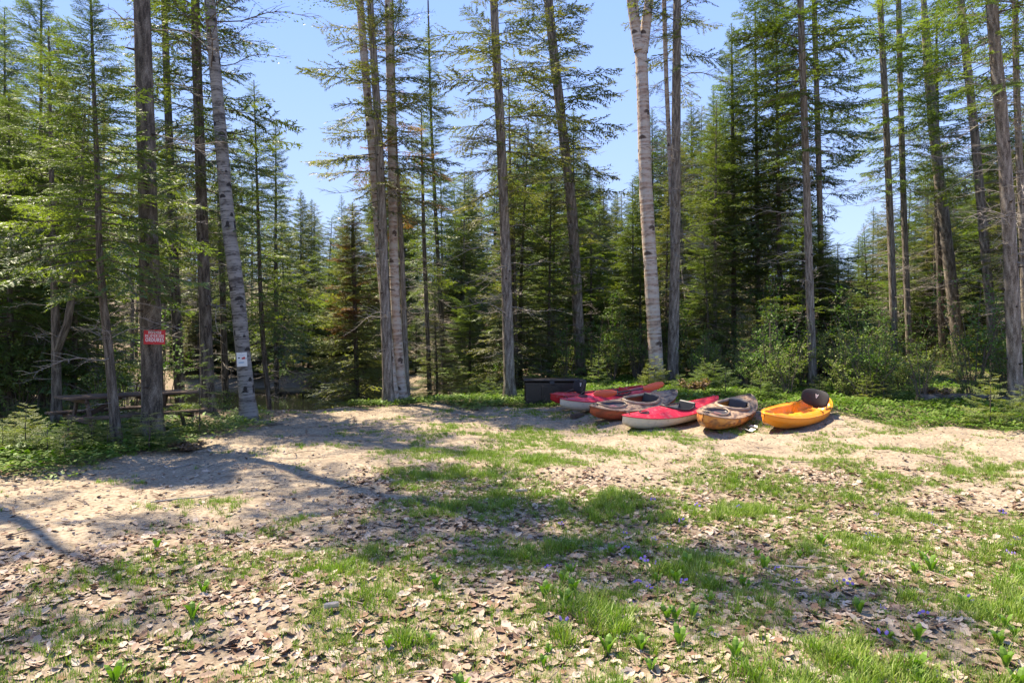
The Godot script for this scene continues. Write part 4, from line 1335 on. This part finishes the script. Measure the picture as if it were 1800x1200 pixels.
		copy(saps[k % 2 if k < 70 else k % 3], Vector3(x, ground_y(x, -d), -d), rng.randf() * TAU, Vector3.ONE * sz, ("low spreading" if sz < 0.75 else "upright") + " young fir sapling " + whereabouts(900.0 + 1194.0 * x / d, d), "fir saplings " + whereabouts(900.0 + 1194.0 * x / d, d))
	copy(saps[0], Vector3(-5.45, ground_y(-5.45, -10.15), -10.15), 1.0, Vector3(1.25, 0.62, 1.25), "low spreading dark green fir sapling at the foot of the sign tree")
	copy(saps[2], Vector3(-5.35, ground_y(-5.35, -11.6), -11.6), 2.0, Vector3(0.9, 1.0, 0.9), "upright pale fir sapling beside the sign tree, in front of the table end")
	for p in saps: p.free()
	# leafy shrubs
	var gold := [Color(0.20, 0.25, 0.06), Color(0.15, 0.21, 0.05), Color(0.25, 0.27, 0.09)]
	var green := [Color(0.12, 0.20, 0.045), Color(0.14, 0.22, 0.05), Color(0.10, 0.16, 0.045)]
	var brown := [Color(0.22, 0.13, 0.08), Color(0.28, 0.18, 0.11), Color(0.15, 0.09, 0.06)]
	var shr := [
		proto_shrub("shrub with new yellow-green leaves in the undergrowth", 1.5, 0.8, 900, 0.05, gold),
		proto_shrub("shrub with new yellow-green leaves in the undergrowth", 2.1, 0.9, 1000, 0.055, green),
		proto_shrub("shrub with new yellow-green leaves in the undergrowth", 0.8, 0.6, 800, 0.045, gold)]
	for k in 225:
		var x := 0.0
		var d := 0.0
		if k >= 150: x = rng.randf_range(4.4, 12.0); d = edge_back(x) + rng.randf_range(2.5, 6.5) + maxf(0, 6.0 - x) * 1.6
		elif k < 60 or k >= 120: x = rng.randf_range(3.0, 17.0); d = edge_back(x) + rng.randf_range(2.5, 12.0) + maxf(0, 6.0 - x) * 1.2
		elif k < 84: x = rng.randf_range(-12.0, -7.0); d = rng.randf_range(13.0, 21.0)
		elif k < 104: x = rng.randf_range(-2.0, 4.0); d = rng.randf_range(20.5, 30.0)
		elif k < 112: x = rng.randf_range(-20.0, 20.0); d = rng.randf_range(28.0, 40.0)
		else: x = rng.randf_range(-12.0, -5.0); d = rng.randf_range(33.5, 37.0)
		if in_pond(x, -d, 1.05): continue
		if before_stem(900.0 + 1194.0 * x / d, d) and (k % 3 != 2 or x < 8.0): continue
		copy(shr[k % 3], Vector3(x, ground_y(x, -d), -d), rng.randf() * TAU, Vector3.ONE * rng.randf_range(0.7, 1.4) * (0.75 if k >= 150 else 1.0), ["waist-high shrub with new yellow-green leaves ", "tall loose shrub with mid-green leaves ", "low round shrub with new yellow-green leaves "][k % 3] + whereabouts(900.0 + 1194.0 * x / d, d), "leafy shrubs " + whereabouts(900.0 + 1194.0 * x / d, d))
	for p in shr: p.free()
	var dry := proto_shrub("heap of dry rust-brown brush behind the kayaks, beside the grey-brown spruce", 0.45, 0.5, 900, 0.06, brown)
	dry.set_meta("base", "dead_brush")
	dry.set_meta("category", "brush")
	copy(dry, Vector3(4.75, ground_y(4.75, -17.2), -17.2), 0.4, Vector3(1.2, 1.0, 1.0))
	copy(dry, Vector3(9.6, ground_y(9.6, -15.4), -15.4), 1.4, Vector3(1.4, 0.8, 1.0), "heap of dry rust-brown brush by the fallen log")
	copy(dry, Vector3(-4.9, ground_y(-4.9, -10.2), -10.2), 2.4, Vector3(1.0, 0.35, 0.9), "low heap of dry brown leaves beside the spreading fir sapling")
	dry.free()
	# fallen log
	var lg := thing("fallen_log", "dark fallen log lying in the ground cover at the forest edge", "log", Vector3(9.9, ground_y(9.9, -15.0) + 0.1, -15.0), 0.15)
	var a := Acc.new()
	a.tube([Vector3(-1.0, 0, 0), Vector3(-0.3, 0.02, 0.03), Vector3(0.5, 0.0, 0.0), Vector3(1.1, -0.02, 0.05)], [0.11, 0.105, 0.10, 0.085], 10, Color.WHITE, Vector3.UP, 1.0, true)
	part("stem", a.mesh(), M.bark_dark, lg)
	# sawn log in front of the picnic table
	var sl := thing("sawn_log", "short sawn log with orange-brown bark in front of the picnic table", "log", Vector3(-6.55, ground_y(-6.55, -10.05) + 0.13, -10.05), -0.9)
	var b := Acc.new()
	b.tube([Vector3(-0.16, 0, 0), Vector3(0.16, 0.0, 0)], [0.12, 0.125], 14, Color.WHITE, Vector3.UP, 1.0)
	part("bark", b.mesh(), mat(Color(0.24, 0.10, 0.05), 0.9), sl)
	for e in [-1.0, 1.0]:
		var c := Acc.new()
		for k in 14:
			var p0 := TAU * k / 14.0
			var p1 := TAU * (k + 1) / 14.0
			c.tri(Vector3(0, 0, 0), Vector3(0, cos(p0), sin(p0)) * 0.122, Vector3(0, cos(p1), sin(p1)) * 0.122)
		part("sawn_face", c.mesh(), mat(Color(0.42, 0.28, 0.16), 0.9), sl, Vector3(e * 0.162, 0, 0))
	# dead limbs fallen into the pond
	for q in [[-8.4, 28.5, 0.3, 2.8], [-7.4, 26.5, 0.1, 2.2], [-6.0, 27.0, 2.8, 2.6]]:
		var o := thing("dead_bough", "grey bare boughs of a fallen tree hanging over the pond", "dead branch", Vector3(q[0], WATER_Y, -q[1]), q[2], "dead boughs over the pond")
		var da := Acc.new()
		for k in 5:
			da.add(dead_b[rng.randi() % 6], Transform3D(Basis(Vector3.UP, rng.randf_range(-0.9, 0.9)) * Basis(Vector3(0, 0, 1), rng.randf_range(0.1, 0.9)), Vector3(0, 0.0, 0)).scaled_local(Vector3.ONE * q[3] * rng.randf_range(0.6, 1.1)))
		part("branchwork", da.mesh(), M.dead_wood, o)

func build_plants() -> void:
	# broad-leaved plants and violets in the foreground
	var t := Node3D.new()
	t.set_meta("base", "broadleaf_plant")
	tag(t, "low plant of a few broad upright light green leaves in the leaf litter", "plant", "broad-leaved plants in the leaf litter")
	for i in 5:
		var a := Acc.new()
		var az := i * 2.4
		var dir := Vector3(cos(az), 0, sin(az))
		var side := Vector3(-dir.z, 0, dir.x)
		var h := rng.randf_range(0.07, 0.12)
		var prof := [0.004, 0.014, 0.020, 0.017, 0.002]
		for k in 4:
			var p0 := dir * (0.01 + 0.05 * pow(k / 4.0, 2.0)) + Vector3(0, h * sin(k / 4.0 * 1.4), 0)
			var p1 := dir * (0.01 + 0.05 * pow((k + 1) / 4.0, 2.0)) + Vector3(0, h * sin((k + 1) / 4.0 * 1.4), 0)
			for s in [-1.0, 1.0]:
				var e0: Vector3 = p0 + side * s * prof[k] + dir * prof[k] * 0.3
				var e1: Vector3 = p1 + side * s * prof[k + 1] + dir * prof[k + 1] * 0.3
				if s > 0: a.quad(p0, e0, e1, p1, Color(0.14, 0.24, 0.035))
				else: a.quad(p0, p1, e1, e0, Color(0.13, 0.225, 0.035))
		part("leaf", a.mesh(), M.leaves, t)
	for i in 64:
		var d := rng.randf_range(3.1, 5.4)
		var x := rng.randf_range(0.0, 0.8) * d if i < 54 else rng.randf_range(-0.6, 0.1) * d
		copy(t, Vector3(x, ground_y(x, -d), -d), rng.randf() * TAU, Vector3.ONE * rng.randf_range(0.4, 0.95))
	t.free()
	var v := Node3D.new()
	v.set_meta("base", "violet")
	tag(v, "small wild violet with pale purple flowers in the grass", "flower", "wild violets in the grass")
	var lf := Acc.new()
	for i in 9:
		var az := rng.randf() * TAU
		var p := Vector3(cos(az), 0, sin(az)) * rng.randf_range(0.01, 0.05) + Vector3(0, rng.randf_range(0.015, 0.04), 0)
		var d := Vector3(cos(az), 0.25, sin(az)) * 0.028
		var w := d.cross(Vector3.UP).normalized() * 0.013
		lf.tri(p, p + d * 0.45 + w, p + d, Color(0.07, 0.14, 0.03)); lf.tri(p, p + d, p + d * 0.45 - w, Color(0.07, 0.14, 0.03))
	part("foliage", lf.mesh(), M.leaves, v)
	for i in 4:
		var az := i * 1.7
		var p := Vector3(cos(az) * 0.03, 0.055 + 0.008 * i, sin(az) * 0.03)
		var fa := Acc.new()
		for k in 5:
			var q := TAU * k / 5.0
			var d := Vector3(cos(q), sin(q), 0.25) * 0.013
			var w := Vector3(-sin(q), cos(q), 0) * 0.006
			fa.tri(p, p + d * 0.7 - w, p + d); fa.tri(p, p + d, p + d * 0.7 + w)
		part("blossom", fa.mesh(), M.violet, v)
	for i in 70:
		var d := rng.randf_range(3.6, 6.6)
		var x := rng.randf_range(0.05, 0.78) * d
		if patchy.get_noise_2d(x * 2.0, d * 2.0) < -0.1: continue
		copy(v, Vector3(x, ground_y(x, -d), -d), rng.randf() * TAU, Vector3.ONE * rng.randf_range(0.5, 0.85))
	v.free()

func _ready() -> void:
	# camera
	var cam := Camera3D.new()
	cam.name = "camera"
	cam.position = Vector3(0, 1.6, 0)
	cam.fov = 53.4
	cam.near = 0.05
	cam.far = 1500.0
	add_child(cam)
	cam.current = true
	# sky
	var env := Environment.new()
	var sky := Sky.new()
	var sm := ProceduralSkyMaterial.new()
	sm.sky_top_color = Color(0.335, 0.445, 0.665)
	sm.sky_horizon_color = Color(0.54, 0.60, 0.69)
	sm.sky_curve = 0.22
	sm.ground_bottom_color = Color(0.25, 0.22, 0.17)
	sm.ground_horizon_color = Color(0.60, 0.66, 0.70)
	sky.sky_material = sm
	env.background_mode = Environment.BG_SKY
	env.sky = sky
	env.background_energy_multiplier = 1.0
	env.tonemap_mode = Environment.TONE_MAPPER_LINEAR
	env.tonemap_exposure = 3.4
	env.sdfgi_enabled = true
	env.ssao_enabled = true
	env.ssil_enabled = true
	var we := WorldEnvironment.new()
	we.name = "world_environment"
	we.environment = env
	add_child(we)
	# sun: ahead and to the side, high
	var sun := DirectionalLight3D.new()
	sun.name = "sun"
	sun.light_energy = 1.4
	sun.light_color = Color(1.0, 0.945, 0.85)
	sun.light_angular_distance = 0.55
	sun.shadow_enabled = true
	add_child(sun)
	var el := deg_to_rad(60.0)
	var to_sun := Vector3(-0.77 * cos(el), sin(el), -0.638 * cos(el))
	sun.look_at_from_position(to_sun * 50.0, Vector3.ZERO)

	rng.seed = 20240517
	relief.seed = 3; relief.frequency = 1.0; relief.fractal_octaves = 3
	patchy.seed = 8; patchy.frequency = 0.5; patchy.fractal_octaves = 3
	ready_materials()
	M.violet = mat(Color(0.32, 0.22, 0.62), 0.6)
	M.violet.backlight_enabled = true
	M.violet.backlight = Color(0.5, 0.4, 0.8)
	M.violet.cull_mode = BaseMaterial3D.CULL_DISABLED
	ready_branches()
	build_ground()
	build_pond()
	build_main_trees()
	build_forest()
	build_table()
	build_box()
	build_kayaks()
	build_signs()
	build_plants()
	build_ground_stuff()
